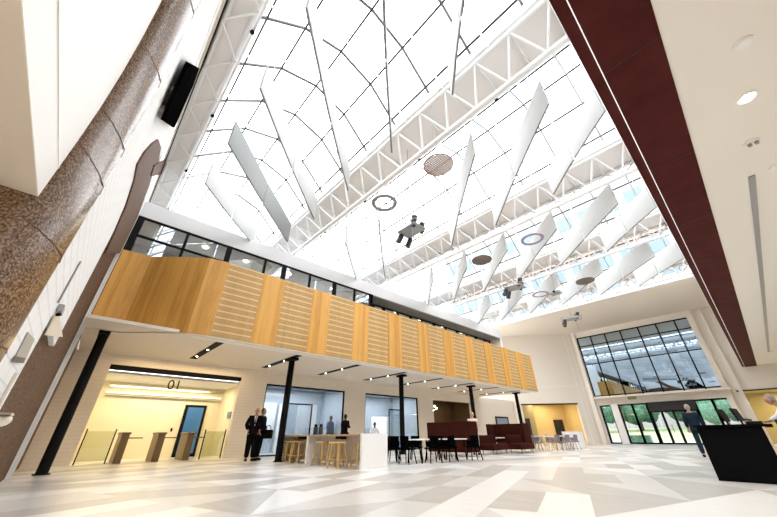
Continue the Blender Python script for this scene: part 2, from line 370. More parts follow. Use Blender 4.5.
# ------------------------------------------------------------------ long left wall, ground floor
wl = MB()
def wly(y0, y1, z0=0, z1=4.02): wl.box((XW-.3, y0, z0), (XW, y1, z1))
ops = [(.62, 6.03), (7.46, 12.72), (14.42, 19.66), (21.45, 26.9)]
prev = YE-.3
for a, b in ops: wly(prev, a); wly(a, b, 3.42); prev = b
wly(prev, 34.7)
struct(wl.build('wall_left', 'tile_left'))
sof = MB()
sof.box((XW-.3, YE, 4.02), (XB-.25, 28.4, 4.12)); struct(sof.build('ceiling_soffit', 'cream'))
struct(box1('trim_5', (XB-.5, 2.3, 3.97), (XB-.22, 28.5, 4.02), 'white'))
struct(box1('trim_6', (XB-.54, 2.3, 4.0), (XB-.5, 28.5, 4.021), 'black'))  # black strip painted in place of the shadow gap beside the white border
# rooms behind the openings
def room(nm, y0, y1, x1, mats, zc=3.9, mf='floor1'):
    wb = MB(); wb.box((x1-.15, y0-.3, 0), (x1, y1+.3, zc)); struct(wb.build('wall_back_'+nm, mats[0]))
    wb = MB(); wb.box((x1, y0-.45, 0), (XW-.3, y0-.3, zc)); struct(wb.build('wall_side_'+nm, mats[1])); 
    wb = MB(); wb.box((x1, y1+.3, 0), (XW-.3, y1+.45, zc)); struct(wb.build('wall_side_'+nm, mats[1]))
    struct(MB().box((x1-.15, y0-.45, zc), (XW-.3, y1+.45, zc+.1)).build('ceiling_'+nm, mats[2]))
room('lobby', .9, 6.0, -21.2, ['paleyellow', 'paleyellow', 'white'], 3.3)
area('lobby_light', (-19.9, 3.4, 3.25), 1.2, 23, (1, .87, .62), sy=4.6)
area('lobby_threshold_light', (-17.2, 3.4, 3.95), .3, 10, (1, .72, .36), sy=5)
struct(box1('trim_7', (XW-.3, .6, 3.42), (XW+.01, 6.05, 3.60), 'black'))
for i, z in enumerate((3.05, 2.78, 2.66)):
    o = MB().box((-21.18, .95, z), (-21.12+.03*i, 6.2, z+(.10, .06, .03)[i])).build('lobby_light_trough', ('chrome', 'striplamp', 'chrome')[i])
    tag(o, ('brushed metal trough along the top of the yellow lobby back wall', 'glowing strip lamp along the yellow lobby back wall', 'thin metal ledge under the strip lamp in the yellow lobby')[i], 'light fitting')
def text(body, size, loc, rot, mat, name, label, cat, ext=.01):
    c = bpy.data.curves.new(name, 'FONT'); c.body = body; c.size = size*S; c.extrude = ext; c.align_x = 'CENTER'
    q = bpy.data.objects.new(name, c); col.objects.link(q); c.materials.append(M[mat])
    me = bpy.data.meshes.new_from_object(q.evaluated_get(bpy.context.evaluated_depsgraph_get())); bpy.data.objects.remove(q)
    o = bpy.data.objects.new(name, me); o.location = Vector(loc)*S; o.rotation_euler = rot; col.objects.link(o)
    return tag(o, label, cat)
text('01', .58, (XW-.1, 3.15, 2.80), (radians(90), 0, radians(90)), 'black', 'lobby_number', 'black number 01 hung below the head of the yellow lobby opening', 'sign')
d_ = MB().box((-21.2, 4.5, 0), (-21.1, 5.55, 2.42)).build('lobby_door', 'black'); tag(d_, 'black framed door with blue glass at the back of the yellow lobby', 'door')
MB().box((-21.1, 4.64, .15), (-21.08, 5.42, 2.3)).build('pane', 'blueglass', d_); MB().bar((-21.04, 5.3, .95), (-21.04, 5.3, 1.25), .03).build('handle', 'chrome', d_)
tag(box1('access_reader', (-21.2, 4.12, 1.15), (-21.15, 4.2, 1.3), 'black'), 'tiny black access reader on the yellow wall left of the blue door', 'reader')
tag(box1('wall_sign', (-19.6, 6.24, 1.75), (-19.1, 6.30, 2.05), 'sign'), 'small dark sign on the side wall right of the lobby turnstiles', 'sign')
def turnstile(y, label):
    t = thing('turnstile', label, 'turnstile', (-18.6, y, 0), 0, 'metal turnstiles')
    MB().prism([(-.65, -.13), (.65, -.13), (.65, .13), (-.65, .13)], 0, 1.0).build('pedestal', 'bronze', t, bevel=.02)
    MB().box((-.68, -.16, 1.0), (.68, .16, 1.08)).build('cap', 'bronze', t, bevel=.02)
    MB().box((.2, .13, .85), (.55, .62, .89)).build('arm', 'dgrey', t)
    return t
for y, lb in ((1.98, 'leftmost of three metal turnstiles in the yellow lobby opening'), (3.25, 'middle one of three metal turnstiles in the yellow lobby opening'), (4.38, 'rightmost of three metal turnstiles, in front of the blue glass door')): turnstile(y, lb)
def gpanel(y0, y1, label):
    t = thing('glass_barrier', label, 'barrier', (-18.3, y0, 0), 0, 'glass barriers')
    MB().box((-.012, .04, .1), (.012, y1-y0-.04, 1.12)).build('pane', 'barrierglass', t)
    MB().box((-.03, 0, 0), (.03, .04, 1.2)).build('post', 'black', t); MB().box((-.03, y1-y0-.04, 0), (.03, y1-y0, 1.2)).build('post', 'black', t)
gpanel(.7, 1.66, 'glass barrier panel between the left jamb and the first turnstile'); gpanel(5.0, 5.95, 'glass barrier panel right of the last turnstile by the lobby jamb')
# shop windows 2, 3
room('meeting', 7.3, 12.9, -21.5, ['bluewall', 'bluewall', 'bluedark'], 3.6)
room('office', 14.3, 19.7, -21.5, ['bluewall', 'bluewall', 'bluedark'], 3.6)
area('meeting_light', (-19.8, 10, 3.55), 1.5, 34, (.9, .95, 1), sy=4.5); area('office_light', (-19.8, 17, 3.55), 1.5, 34, (.9, .95, 1), sy=4.5)
wn = 1
def shopwin(y0, y1, splits, nm):
    f = MB().box((XW-.16, y0, 3.34), (XW-.04, y1, 3.42)).box((XW-.16, y0, 0), (XW-.04, y1, .06)).build(nm, 'black'); struct(f)
    for y in [y0+.03, y1-.03]+splits: MB().box((XW-.15, y-.035, .06), (XW-.05, y+.035, 3.34)).build('frame', 'black', f)
    MB().box((XW-.11, y0, .06), (XW-.10, y1, 3.34)).build('pane', 'shopglass', f)
    return f
shopwin(7.46, 12.72, [], 'window_1'); shopwin(14.42, 19.66, [], 'window_2')
def glazed_door(y, x, label, w=1.1):
    t = thing('inner_glass_door', label, 'door', (x, y, 0))
    MB().box((-.03, 0, 0), (.03, .07, 2.6)).box((-.03, w-.07, 0), (.03, w, 2.6)).box((-.03, 0, 2.52), (.03, w, 2.6)).build('frame', 'black', t)
    MB().box((-.01, .07, 0), (.01, w-.07, 2.52)).build('pane', 'shopglass', t)
glazed_door(9.0, -18.8, 'black framed glass door inside the blue meeting room', 1.9)
glazed_door(16.3+1.0, -18.8, 'black framed glass door inside the pale office behind the third column', 1.2)
tag(MB().box((-21.45, 15.6, 1.5), (-21.3, 17.1, 1.95)).build('wall_screen', 'sign'), 'dark wall screen in the pale office', 'screen')
for y, mt, lb in ((8.3, 'whiteshirt', 'white pinboard on the meeting room back wall'), (11.3, 'whiteshirt', 'bright blind at the right of the meeting room back wall')):
    tag(MB().box((-21.48, y, .9), (-21.4, y+1.5, 2.8)).build('white_board', mt), lb, 'board')
tag(MB().box((-21.4, 9.9, 0), (-21.2, 10.5, 2.7)).build('tall_locker', 'gutter'), 'brown tall locker at the middle of the meeting room back wall', 'cupboard')
for k, (x, y) in enumerate([(-19.3, 11.1), (-19.3, 12.2), (-19.3, 15.2), (-19.3, 16.6)]):
    o = MB().cyl((x, y), .16, 3.55, 3.62, 14).build('downlight', 'lampw'); tag(o, ['round ceiling lamp in meeting room, nearer the middle', 'round ceiling lamp in meeting room, at its right end', 'round ceiling lamp in pale office, at its left', 'round ceiling lamp in pale office, right of the first'][k], 'light', 'round lamps behind the glass')
# dark servery recess
room('servery', 21.3, 27.0, -20.5, ['darkbrown', 'darkbrown', 'darkbrown'], 3.6)
t = thing('servery_counter', 'dark back counter inside the servery recess behind the big sofa', 'counter', (-19.6, 24.2, 0))
MB().box((-.4, -2.4, 0), (.3, 2.4, 1.1)).build('base', 'haird', t); MB().box((-.45, -2.5, 1.1), (.35, 2.5, 1.16)).build('worktop', 'oaktop', t)
for k in range(5):
    t = thing('glass_pendant', 'warm glowing pendant bulb in servery recess above the sofa, number %s from the left'.replace('number %s', ['first', 'second', 'third', 'fourth', 'fifth'][k]), 'lamp', (-18.7, 21.8+.22*k, 3.0-.16*(k % 3)), 0, 'servery pendant bulbs')
    MB().ball((0, 0, 0), .07, 10, 6).build('bulb', 'lamp', t); MB().tube([(0, 0, .06), (0, 0, .6+.16*(k % 3))], .008, 5).build('cord', 'black', t)
area('servery_light', (-19, 24, 3.5), .6, 7, (1, .7, .4), sy=4)
t = thing('picture_frame', 'black framed glazed hatch low on the cream wall behind the second sofa', 'frame', (XW+.02, 30.6, 1.3))
MB().box((0, 0, 0), (.06, 2.4, .12)).box((0, 0, 1.0), (.06, 2.4, 1.12)).box((0, 0, .12), (.06, .14, 1)).box((0, 2.26, .12), (.06, 2.4, 1)).build('frame', 'black', t)
MB().box((0, .14, .12), (.03, 2.26, 1)).build('pane', 'sign', t)

# ------------------------------------------------------------------ columns
for k, y in enumerate((-.03, 6.75, 13.8, 20.9, 27.6)):
    cx_ = -14.25 if k == 0 else -13.9
    t = thing('steel_column', ['black steel column at the left end under the timber balcony', 'black steel column beside the two suited people', 'black steel column behind the dark cafe chairs', 'black steel column beside the large high-backed sofa', 'black steel column nearest the far end of the balcony'][k], 'column', (cx_, y, 0), 0, 'black columns under the balcony')
    MB().cyl((0, 0), .135, .012, 4.0, 20).build('shaft', 'black', t); MB().cyl((0, 0), .19, 0, .03, 20).build('base_plate', 'black', t)
    MB().box((-.25, -.15, 3.9), (.35, .15, 4.0)).build('head_bracket', 'black', t)
# soffit light tracks
names = ['nearest the left corner', 'second from the left', 'left of the glass meeting room', 'over the bar counter', 'over the cafe tables', 'over the gap before the sofa', 'over the large sofa', 'over the second sofa', 'near the far end of balcony']
for k in range(9):
    y = -.02 + 3.35*k
    if k == 0: x0 = -14.5
    else: x0 = -13.0
    t = thing('soffit_light_track', 'black recessed light track in the balcony soffit, '+names[k], 'light', (0, y, 4.02), 0, 'light tracks in the soffit')
    MB().box((-16.9, -.14, -.012), (x0, .14, .0)).build('track', 'black', t)
    for x in ((-14.6, -16.2) if k else (-15.2,)): MB().cyl((x, 0), .035, -.03, -.012, 10).build('spot_lens', 'lamp', t)
    spot('soffit_spot', (-15.2, y, 3.95), 18, (1, .82, .60), 120)

# ------------------------------------------------------------------ timber balcony
bal = thing('timber_balcony', 'long honey timber clad balcony with perforated panels running along left side', 'balcony')
def panel(poly, z0, z1, mat, nm, th=.07):
    (xa, ya), (xb, yb) = poly; d = Vector((xb-xa, yb-ya, 0)).normalized(); nrm = Vector((d.y, -d.x, 0))
    if nrm.x < 0: nrm = -nrm
    o = MB().ext([(xa, ya, z0), (xb, yb, z0), (xb, yb, z1), (xa, ya, z1)], tuple(-nrm*th)).build(nm, mat, bal); return o
Z0, Z1 = 4.02, 6.98
pts = [(-13.93, -.55), (-13.88, .34), (-13.2, 1.12), (-12.5, 2.05), (-12.4, 2.62)]
for a, b in zip(pts[:-1], pts[1:]): panel((a, b), Z0, Z1, 'wood', 'plain_panel')
panel(((XB, 2.62), (XB, 2.78)), Z0, Z1, 'wood', 'plain_panel')
y = 2.78; k = 0
while y < 28:
    y1 = y+1.42; panel(((XB-.012, y), (XB-.012, y1)), Z0, Z1, 'woodslot', 'perforated_panel'); y2 = min(y+2.41, 28.6)
    panel(((XB, y1), (XB, y2)), Z0, Z1, 'wood', 'plain_panel'); y += 2.41
    for yy in (y1, y1+(y2-y1)/2):
        if k > 1 and yy < 28.4: MB().box((XB-.003, yy+.03, Z0), (XB+.012, yy+.05, Z1)).build('cover_strip', 'wood', bal)
    k += 1
yend = y2
MB().box((XB-1.6, yend-.02, Z0), (XB, yend+.05, Z1)).build('end_panel', 'wood', bal)
MB().prism([(XB-.3, 2.7), (XB-.3, yend), (-15, yend), (-15, -.5), (-14.1, -.5), (-14.0, .4), (-12.8, 2.1)], 4.13, 4.22).build('deck', 'cream', bal)
MB().prism([(a[0]-.02, a[1]) for a in pts]+[(XB-.02, yend), (XB-.5, yend), (XB-.5, 2.7), (-13.0, 1.9), (-13.9, .9)], 3.985, 4.018).build('lower_board', 'cream', bal)
# ------------------------------------------------------------------ upper storey
up = MB()
up.box((XC-.25, YE-.1, 8.6), (XC, 27.0, 9.32))
struct(up.build('wall_fascia', 'fascia')); struct(box1('ceiling_upper_roof', (-20.2, YE-.1, 9.2), (XC-.26, 27.0, 9.31), 'stone'))
struct(box1('ceiling_upper', (-20, YE, 8.95), (XC-.05, 26.9, 9.05), 'beige'))
struct(box1('wall_upper_back', (-17.6, YE, 4.2), (-17.4, 27, 9), 'grey'))
struct(box1('wall_upper_end', (-20, 26.9, 4.2), (XC, 27.1, 9.32), 'white'))
struct(box1('wall_clerestory', (-20.2, YE-.1, 9.3), (-20.0, 34, 11.2), 'white'))
struct(box1('ceiling_recess', (-15.2, 11.6, 8.55), (XC-.02, 26.9, 8.6), 'grey'))
def upwin(nm, x, ys, z0, z1, mid):
    f = MB().box((x-.06, ys[0], z1-.08), (x+.02, ys[-1], z1)).build(nm, 'black'); struct(f)
    for i, y in enumerate(ys):
        thick = .11 if i % 2 == 0 else .05
        if i in (0,): thick = .16
        MB().box((x-.08, y-thick, z0), (x+.03, y+thick, z1)).build('mullion', 'black', f)
    if mid:
        for a, b, z in mid: MB().box((x-.06, a, z-.04), (x+.02, b, z+.04)).build('transom', 'black', f)
    MB().box((x-.03, ys[0], z0), (x-.02, ys[-1], z1)).build('pane', 'upglass', f)
upwin('window_3', XC-.03, [-.5, 1.22, 2.95, 4.68, 5.68, 7.18, 8.77, 10.2, 11.45], 4.25, 8.6, [(-.5, 2.95, 7.75)])
upwin('window_4', -15.1, [11.5, 12.6, 13.5, 14.9, 16.2, 17.4, 18.8, 20.3, 21.8, 23.2, 24.6, 26.0, 26.9], 4.25, 8.55, None)
struct(box1('wall_upper_return', (-15.1, 11.45, 4.2), (XC, 11.62, 8.6), 'black'))
for k, (x, y) in enumerate([(-15.5, 2.2), (-15.6, 4.2), (-15.5, 6.6), (-15.6, 9.6), (-16, 13.1), (-16, 15.5), (-16, 18.2), (-16, 21), (-16, 23.8)]):
    o = MB().cyl((x, y), .12, 8.9, 8.96, 12).build('upper_downlight', 'lamp'); tag(o, 'round ceiling lamp upstairs behind the window band, '+['above the left fold of the balcony', 'second from the left', 'third from the left', 'last before the window band steps back', 'first in the stepped-back part', 'second in the stepped-back part', 'third in the stepped-back part', 'fourth in the stepped-back part', 'nearest the far end'][k], 'light', 'upstairs ceiling lamps')
area('upper_light', (-15.8, 6, 8.8), 1.2, 48, (1, .88, .70), sy=12); area('upper_light', (-16.3, 19, 8.8), 1.0, 48, (1, .88, .70), sy=14)

# ------------------------------------------------------------------ far wall, diagonal wall
wf = MB()
wf.box((-11.45, YF, 3.42), (-1.62, YF+.35, 4.3)); wf.box((-11.95, YF, 0), (-11.45, YF+.35, 11)); wf.box((-1.62, YF, 0), (-1.0, YF+.35, 11)); wf.box((-1.0, YF, 0), (-.66, YF+.35, 3.86))
wf.box((-11.45, YF, 10.36), (-1.62, YF+.35, 11.4)); wf.box((-1.0, YF, 3.86), (12, YF+.35, 11)); 
struct(wf.build('wall_far', 'wallcream'))
struct(MB().box((-1.75, YF-.28, 0), (-1.35, YF, 11)).box((-.85, YF-.22, 0), (-.62, YF, 11)).box((-12.0, YF-.25, 0), (-11.6, YF, 11)).build('trim_8', 'wallcream'))
# diagonal wall
A, B = Vector((*DA, 0)), Vector((*DB, 0)); dd = (B-A); L = dd.length; dd.normalize(); nb = Vector((-dd.y, dd.x, 0))
def dp(s_, z, off=0): p = A+dd*s_+nb*off; return (p.x, p.y, z)
def dbox(mb, s0, s1, z0, z1, o0=0, o1=.3): mb.ext([dp(s0, z0, o0), dp(s1, z0, o0), dp(s1, z1, o0), dp(s0, z1, o0)], tuple(nb*(o1-o0)))
s0, s1 = 1.95, 7.6
mb = MB(); dbox(mb, -2.5, s0, 0, 11); dbox(mb, s0, s1, 3.68, 11); dbox(mb, s1, L+.3, 0, 11); struct(mb.build('wall_diagonal', 'wallcream'))
mb = MB(); dbox(mb, 0, L, 5.34, 5.38, -.012, 0); dbox(mb, s1+.5, s1+.56, 0, 11, -.02, 0); dbox(mb, s1+1.0, s1+1.06, 0, 11, -.02, 0); struct(mb.build('trim_9', 'gutter'))
mb = MB(); dbox(mb, s0-.1, s1+.05, 3.58, 3.70, -.02, .02); struct(mb.build('trim_10', 'black'))
mb = MB(); dbox(mb, s0-1, s1+1.5, 0, 3.9, 4.0, 4.2); struct(mb.build('wall_lounge_back', 'golden'))
mb = MB(); dbox(mb, s0-.2, s0, 0, 3.9, .3, 4.0); dbox(mb, s1, s1+.2, 0, 3.9, .3, 4.0); struct(mb.build('wall_lounge_side', 'golden'))
mb = MB(); dbox(mb, s0-1, s1+1.5, 3.9, 4.0, .3, 4.2); struct(mb.build('ceiling_lounge', 'cream'))
mb = MB(); dbox(mb, s0, s0+1.7, 0, 3.9, 2.2, 2.4); struct(mb.build('wall_lounge_partition', 'olive'))
p = A+dd*4.8+nb*2; area('lounge_light', (p.x, p.y, 3.85), 2.5, 24, (1, .84, .55))
mb = MB(); dbox(mb, s0+4.2, s0+5.2, 0, 2.3, 3.9, 3.98); tag(mb.build('lounge_doorway', 'haird'), 'dark doorway in the golden back wall of the far lounge', 'door')
mb = MB(); dbox(mb, s0+.5, s0+1.1, .6, 2.4, 2.12, 2.19); tag(mb.build('dark_picture', 'haird'), 'dark tall panel on the olive partition of the far lounge', 'picture')
for i, q in enumerate((.9, 2.6)):
    mb = MB(); dbox(mb, s0+q, s0+q+1.2, 3.86, 3.9, .8+i*.3, 1.4+i*.3); tag(mb.build('lounge_ceiling_lamp', 'lampw'), ['left flat ceiling lamp just inside the golden lounge', 'right flat ceiling lamp just inside the golden lounge'][i], 'light')
# far flat ceiling beyond the skylight
mb = MB(); mb.add([(-20, 31, 11), (.2, 31, 11), (.2, YF+.1, 11), (-11.7, YF+.3, 11), (-20, 33, 11), (-20, 31, 11.5), (.2, 31, 11.5), (.2, YF+.1, 11.5), (-11.7, YF+.3, 11.5), (-20, 33, 11.5)], [(0, 1, 2, 3, 4), (5, 6, 7, 8, 9), (0, 1, 6, 5), (1, 2, 7, 6), (2, 3, 8, 7), (3, 4, 9, 8), (4, 0, 5, 9)]); struct(mb.build('ceiling_far', 'cream'))
struct(MB().box((-20, 30.75, 11.0), (.1, 31.0, 11.6)).build('trim_11', 'steel_white'))
# the big dark window
f = MB().box((-11.55, YF-.02, 10.28), (-1.55, YF+.1, 10.40)).box((-11.55, YF-.02, 4.25), (-1.55, YF+.1, 4.34)).build('window_5', 'black'); struct(f)
xs = [-11.5, -10.14, -8.74, -7.28, -5.7, -4.2, -2.75, -1.62]
for x in xs: MB().box((x-.055, YF-.06, 4.12 if x > -11.4 else 4.3), (x+.055, YF+.06, 10.36)).build('mullion', 'black', f)
for z in (9.4, 7.45): MB().box((-11.5, YF-.04, z-.045), (-1.6, YF+.06, z+.045)).build('transom', 'black', f)
MB().box((-11.5, YF, 4.3), (-1.6, YF+.02, 10.36)).build('pane', 'farglass', f)
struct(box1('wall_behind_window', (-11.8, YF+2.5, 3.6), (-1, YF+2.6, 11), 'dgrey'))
# entrance doors
def glz(nm, x0, x1, z1, n_, label=None, zt=None):
    f = MB().box((x0, YF+.05, z1-.12), (x1, YF+.17, z1)).box((x0, YF+.05, 0), (x1, YF+.17, .14)).build(nm, 'black'); struct(f)
    for i in range(n_+1):
        x = x0+(x1-x0)*i/n_; MB().box((x-.09, YF+.04, 0), (x+.09, YF+.18, z1)).build('stile', 'black', f)
    MB().box((x0, YF+.10, .1), (x1, YF+.115, z1-.1)).build('pane', 'doorglass', f)
    return f
glz('window_6', -11.3, -10.35, 3.4, 1); struct(box1('wall_entrance_pier', (-10.35, YF-.05, 0), (-9.75, YF+.3, 3.45), 'gutter'))
glz('window_7', -9.7, -8.55, 3.4, 1); glz('window_8', -8.55, -7.4, 3.4, 1)
f = glz('door_1', -7.3, -3.95, 2.68, 4); MB().box((-7.3, YF-.1, 2.66), (-3.9, YF+.25, 3.42)).build('header', 'haird', f)
for x in (-6.1, -5.0): MB().box((x-.03, YF-.02, .9), (x+.03, YF+.03, 1.6)).build('handle', 'chrome', f)
glz('window_9', -3.9, -2.72, 3.42, 1); glz('window_10', -2.72, -1.62, 3.42, 1)
tag(box1('door_mat', (-11.2, 36.0, .002), (-2, 39.8, .012), 'matgrey'), 'pale blue-grey entrance mat along the glass doors', 'mat')
t = thing('exit_sign', 'small green lit sign hanging over the entrance doors', 'sign', (-8.2, YF-.6, 3.72)); MB().box((-.35, -.03, 0), (.35, .03, .26)).build('face', 'exitg' if 'exitg' in M else 'grass', t); MB().bar((0, 0, .26), (0, 0, .35), .03).build('stem', 'grey', t)
struct(box1('ceiling_entrance', (-11.6, YF-1.2, 3.98), (-1.2, YF, 4.08), 'cream'))
# right-hand side opening beyond the desk
struct(box1('wall_side_room_back', (-1.0, YF+3.8, 0), (12, YF+4, 4.1), 'olive')); struct(box1('ceiling_side_room', (-1.2, YF+.35, 3.86), (12, YF+4, 4.0), 'olive'))
struct(box1('wall_side_room_left', (-1.2, YF+.35, 0), (-1.0, YF+4, 3.9), 'gutter')); struct(box1('floor_side_room', (-1.2, YF, -.2), (12, YF+4, .001), 'paving'))
tag(box1('amber_panel', (1.0, YF+3.6, 1.8), (6, YF+3.78, 3.3), 'golden'), 'amber wall panel seen in the opening behind the seated receptionist', 'panel')
area('side_room_light', (2, YF+2, 3.8), 2, 40, (1, .85, .5))
struct(box1('trim_12', (-1.0, YF-.02, 3.80), (12, YF+.03, 3.90), 'haird'))

# ------------------------------------------------------------------ right: low ceiling, maroon beam, upper wall
struct(box1('ceiling_right', (.9, YE, 5.62), (12, YF, 5.72), 'ceilbeige'))
struct(box1('wall_right_upper', (.12, YE, 5.9), (.3, YF, 11.6), 'white'))
struct(box1('wall_right', (12, -5, 0), (12.2, YF+.2, 6), 'wallcream'))
bm_ = thing('maroon_beam', 'dark maroon panelled beam running along the right edge of skylight', 'beam')
MB().box((.22, YE, 5.6), (.93, YF+.0, 5.9)).build('soffit_panel', 'maroon', bm_)
MB().ext([(.07, YE, 5.64), (.215, YE, 5.6), (.215, YE, 5.9), (.07, YE, 5.9)], (0, YF-YE, 0)).build('edge_panel', 'maroon', bm_)
MB().box((.213, YE, 5.592), (.226, YF-.1, 5.6)).build('light_line', 'led', bm_)
y = 1.3
while y < YF: MB().box((.228, y-.008, 5.597), (.93, y+.008, 5.6005)).build('panel_joint', 'haird', bm_); y += 2.95
# ceiling fittings
def downl(x, y, lit, label):
    t = thing('recessed_downlight', label, 'light', (x, y, 5.62), 0, 'fittings in the right ceiling')
    MB().tube([(0, 0, 0), (0, 0, -.02)], .115, 24).build('rim', 'ceilbeige', t); MB().tube([(0, 0, -.02), (0, 0, -.03)], .085, 20).build('lens', 'lamp' if lit else 'tabletop', t)
    if lit: spot('downlight_beam', (x, y, 5.55), 50, (1, .9, .75), 120, .08)
downl(1.69, 5.25, False, 'unlit round downlight, nearest above the camera in the right ceiling'); downl(1.68, 6.42, True, 'lit round downlight in the right ceiling'); downl(2.02, 9.0, False, 'small round fitting at the right edge of the right ceiling')
downl(1.75, 33.5, False, 'small round fitting at the far end of the ceiling slot')
t = thing('smoke_detector', 'white twin-headed detector in the right ceiling past the lit downlight', 'detector', (1.69, 7.75, 5.62)); MB().tube([(0, 0, 0), (0, 0, -.03)], .11, 20).build('base', 'ceilbeige', t)
for x in (-.04, .05): MB().tube([(x, 0, -.03), (x, 0, -.08)], .03, 10).build('head', 'grey', t)
tag(box1('ceiling_slot_diffuser', (1.60, 9.0, 5.595), (1.70, 33.5, 5.62), 'grey'), 'long grey slot diffuser running down the right ceiling', 'vent')
area('right_ceiling_wash', (5, 12, 5.5), 3, 55, (1, .93, .82), sy=16)

# ------------------------------------------------------------------ skylight: trusses and vaults
TX0, TX1 = -20.0, .12
def truss(yc, hw, zt, zb, label, nm='roof_truss', flat=False):
    t = thing(nm, label, 'truss', (0, yc, 0), 0, 'white roof trusses')
    MB().box((TX0, -hw, zt+.04), (TX1, hw, zt+.10)).build('gutter_panel', 'gutter', t)
    MB().box((TX0, -hw-.05, zt+.0), (TX1, -hw+.08, zt+.35)).build('gutter_curb', 'steel_white', t); MB().box((TX0, hw-.08, zt+.0), (TX1, hw+.05, zt+.35)).build('gutter_curb', 'steel_white', t)
    if not flat: MB().tube([(TX0, 0, zb), (TX1, 0, zb)], .095, 10).build('bottom_chord', 'steel_white', t)
    for s_ in (-1, 1): MB().tube([(TX0, s_*(hw-.1), zt-.06), (TX1, s_*(hw-.1), zt-.06)], .075, 8).build('top_chord', 'steel_white', t)
    x = TX0; k = 0; step = 1.73/2 if flat else 1.73/3
    while x < TX1-.1:
        x2 = x+step
        if flat: MB().tube([(x, (hw-.05)*(1 if k % 2 else -1), zt-.12), (x2, (hw-.05)*(-1 if k % 2 else 1), zt-.12)], .035, 6).build('web_strut', 'steel_white', t)
        for s_ in (() if flat else (-1, 1)):
            a, b = ((x, 0, zb), (x2, s_*(hw-.1), zt-.06)) if k % 2 == 0 else ((x, s_*(hw-.1), zt-.06), (x2, 0, zb))
            MB().tube([a, b], .042, 6).build('web_strut', 'steel_white', t)
        if k % 2 == 0 and not flat: MB().tube([(x2, -(hw-.1), zt-.06), (x2, hw-.1, zt-.06)], .04, 6).build('tie', 'steel_white', t)
        x = x2; k += 1
    for k in range(5):
        MB().ball((-2.3-3.6*k, hw+.0, zt-.1), .07, 8, 6).build('sensor', 'black', t)
    return t
tl = ['white lattice truss under the near end of skylight, over the near wall', 'white lattice truss and gutter between first and second glass vaults', 'white lattice truss between the second and third glass vaults', 'white lattice truss between the third and fourth glass vaults', 'white lattice truss furthest away, before the far flat ceiling']
TY = [-.15, 6.43, 13.35, 20.1, 26.9]; THW = [.40, .83, .9, .9, .85]
for k in range(5): truss(TY[k], THW[k], 11.0, [10.86, 10.0, 10.0, 10.0, 10.0][k], tl[k], flat=(k == 0))
ribx = [-.4-1.73*k for k in range(12)]
def vault(nm, y0, y1, hgt, n_=5):
    yc, hw = (y0+y1)/2, (y1-y0)/2
    nod = [(-1, 0), (-.93, .12), (-.52, .74), (0, 1), (.52, .74), (.93, .12), (1, 0)]
    P = [(yc+a*hw, 11.3+b*hgt) for a, b in nod]
    f = MB()
    for a, b in zip(P[:-1], P[1:]): f.add([(TX0, a[0], a[1]), (TX1, a[0], a[1]), (TX1, b[0], b[1]), (TX0, b[0], b[1])], [(0, 1, 2, 3)])
    f = struct(f.build(nm, 'roofglass', fixn=False))
    for p in P[1:-1]: MB().box((TX0, p[0]-.026, p[1]-.07), (TX1, p[0]+.026, p[1]-.005)).build('glazing_bar', 'purlin', f)
    for x in ribx:
        r = MB()
        for a, b in zip(P[:-1], P[1:]): r.bar((x, a[0], a[1]-.03), (x, b[0], b[1]-.03), .075, .06)
        r.build('rib', 'ribgrey' if nm == 'window_11' else 'grey', f)
        r = MB(); r.tube([(x+.55, P[0][0], P[0][1]-.35)]+[(x+.55, p[0], p[1]-.38) for p in P[2:-2]]+[(x+.55, P[-1][0], P[-1][1]-.35)], .035, 6)
        r.build('tie_rib', 'steel_white', f)
vault('window_11', TY[0]+.40, TY[1]-.83, 1.75); vault('window_12', TY[1]+.83, TY[2]-.9, 1.75); vault('window_13', TY[2]+.9, TY[3]-.9, 1.75); vault('window_14', TY[3]+.9, TY[4]-.85, 1.75); vault('window_15', TY[4]+.85, 31, 1.0)
# ------------------------------------------------------------------ hanging acoustic fins
FB = [(.9, -1.1), (7.3, -.95), (14.0, -.95), (20.6, -.95)]
ordn = ['first', 'second', 'third', 'fourth', 'fifth', 'sixth', 'seventh']
bayn = ['nearest glass vault', 'second glass vault', 'third glass vault', 'fourth glass vault']
def fin(x, y, L0, L1, mat, label, bay, zb=9.25, ht=1.08):
    t = thing('hanging_fin', label, 'baffle', (x, y, 0), radians(135), 'fins under the '+bayn[bay])
    Lm = (L0+L1)/2
    for a, b, k in ((L0, Lm-.05, 0), (Lm+.05, L1, 1)):
        # skewed ends, slight bow
        ns = 6; vs = []; 
        for i in range(ns+1):
            q = a+(b-a)*i/ns; bow = .05*sin(pi*(q-L0)/(L1-L0)); sk = .0
            for zz in (0, 1):
                for tt in (-.03, .03): vs.append((q, bow+tt, zb+ht*zz))
        fs = []
        for i in range(ns):
            c0, c1 = i*4, i*4+4
            fs += [(c0, c1, c1+2, c0+2), (c0+1, c0+3, c1+3, c1+1), (c0+2, c1+2, c1+3, c0+3), (c0, c0+1, c1+1, c1)]
        fs += [(0, 2, 3, 1), (ns*4, ns*4+1, ns*4+3, ns*4+2)]
        MB().add(vs, fs).build('fin_panel', mat, t)
        eg = MB()
        for i in range(ns):
            qa, qb = a+(b-a)*i/ns, a+(b-a)*(i+1)/ns; eg.bar((qa, .05*sin(pi*(qa-L0)/(L1-L0)), zb-.012), (qb, .05*sin(pi*(qb-L0)/(L1-L0)), zb-.012), .05, .02)
        eg.build('shade_strip', 'finshade', t)  # strip carries the painted shade along the fin's lower edge
    for q in (L0+.4, L1-.4): MB().tube([(q, .04, zb+ht), (q, .04, 11.6)], .008, 4).build('hanger_wire', 'steel_white', t)
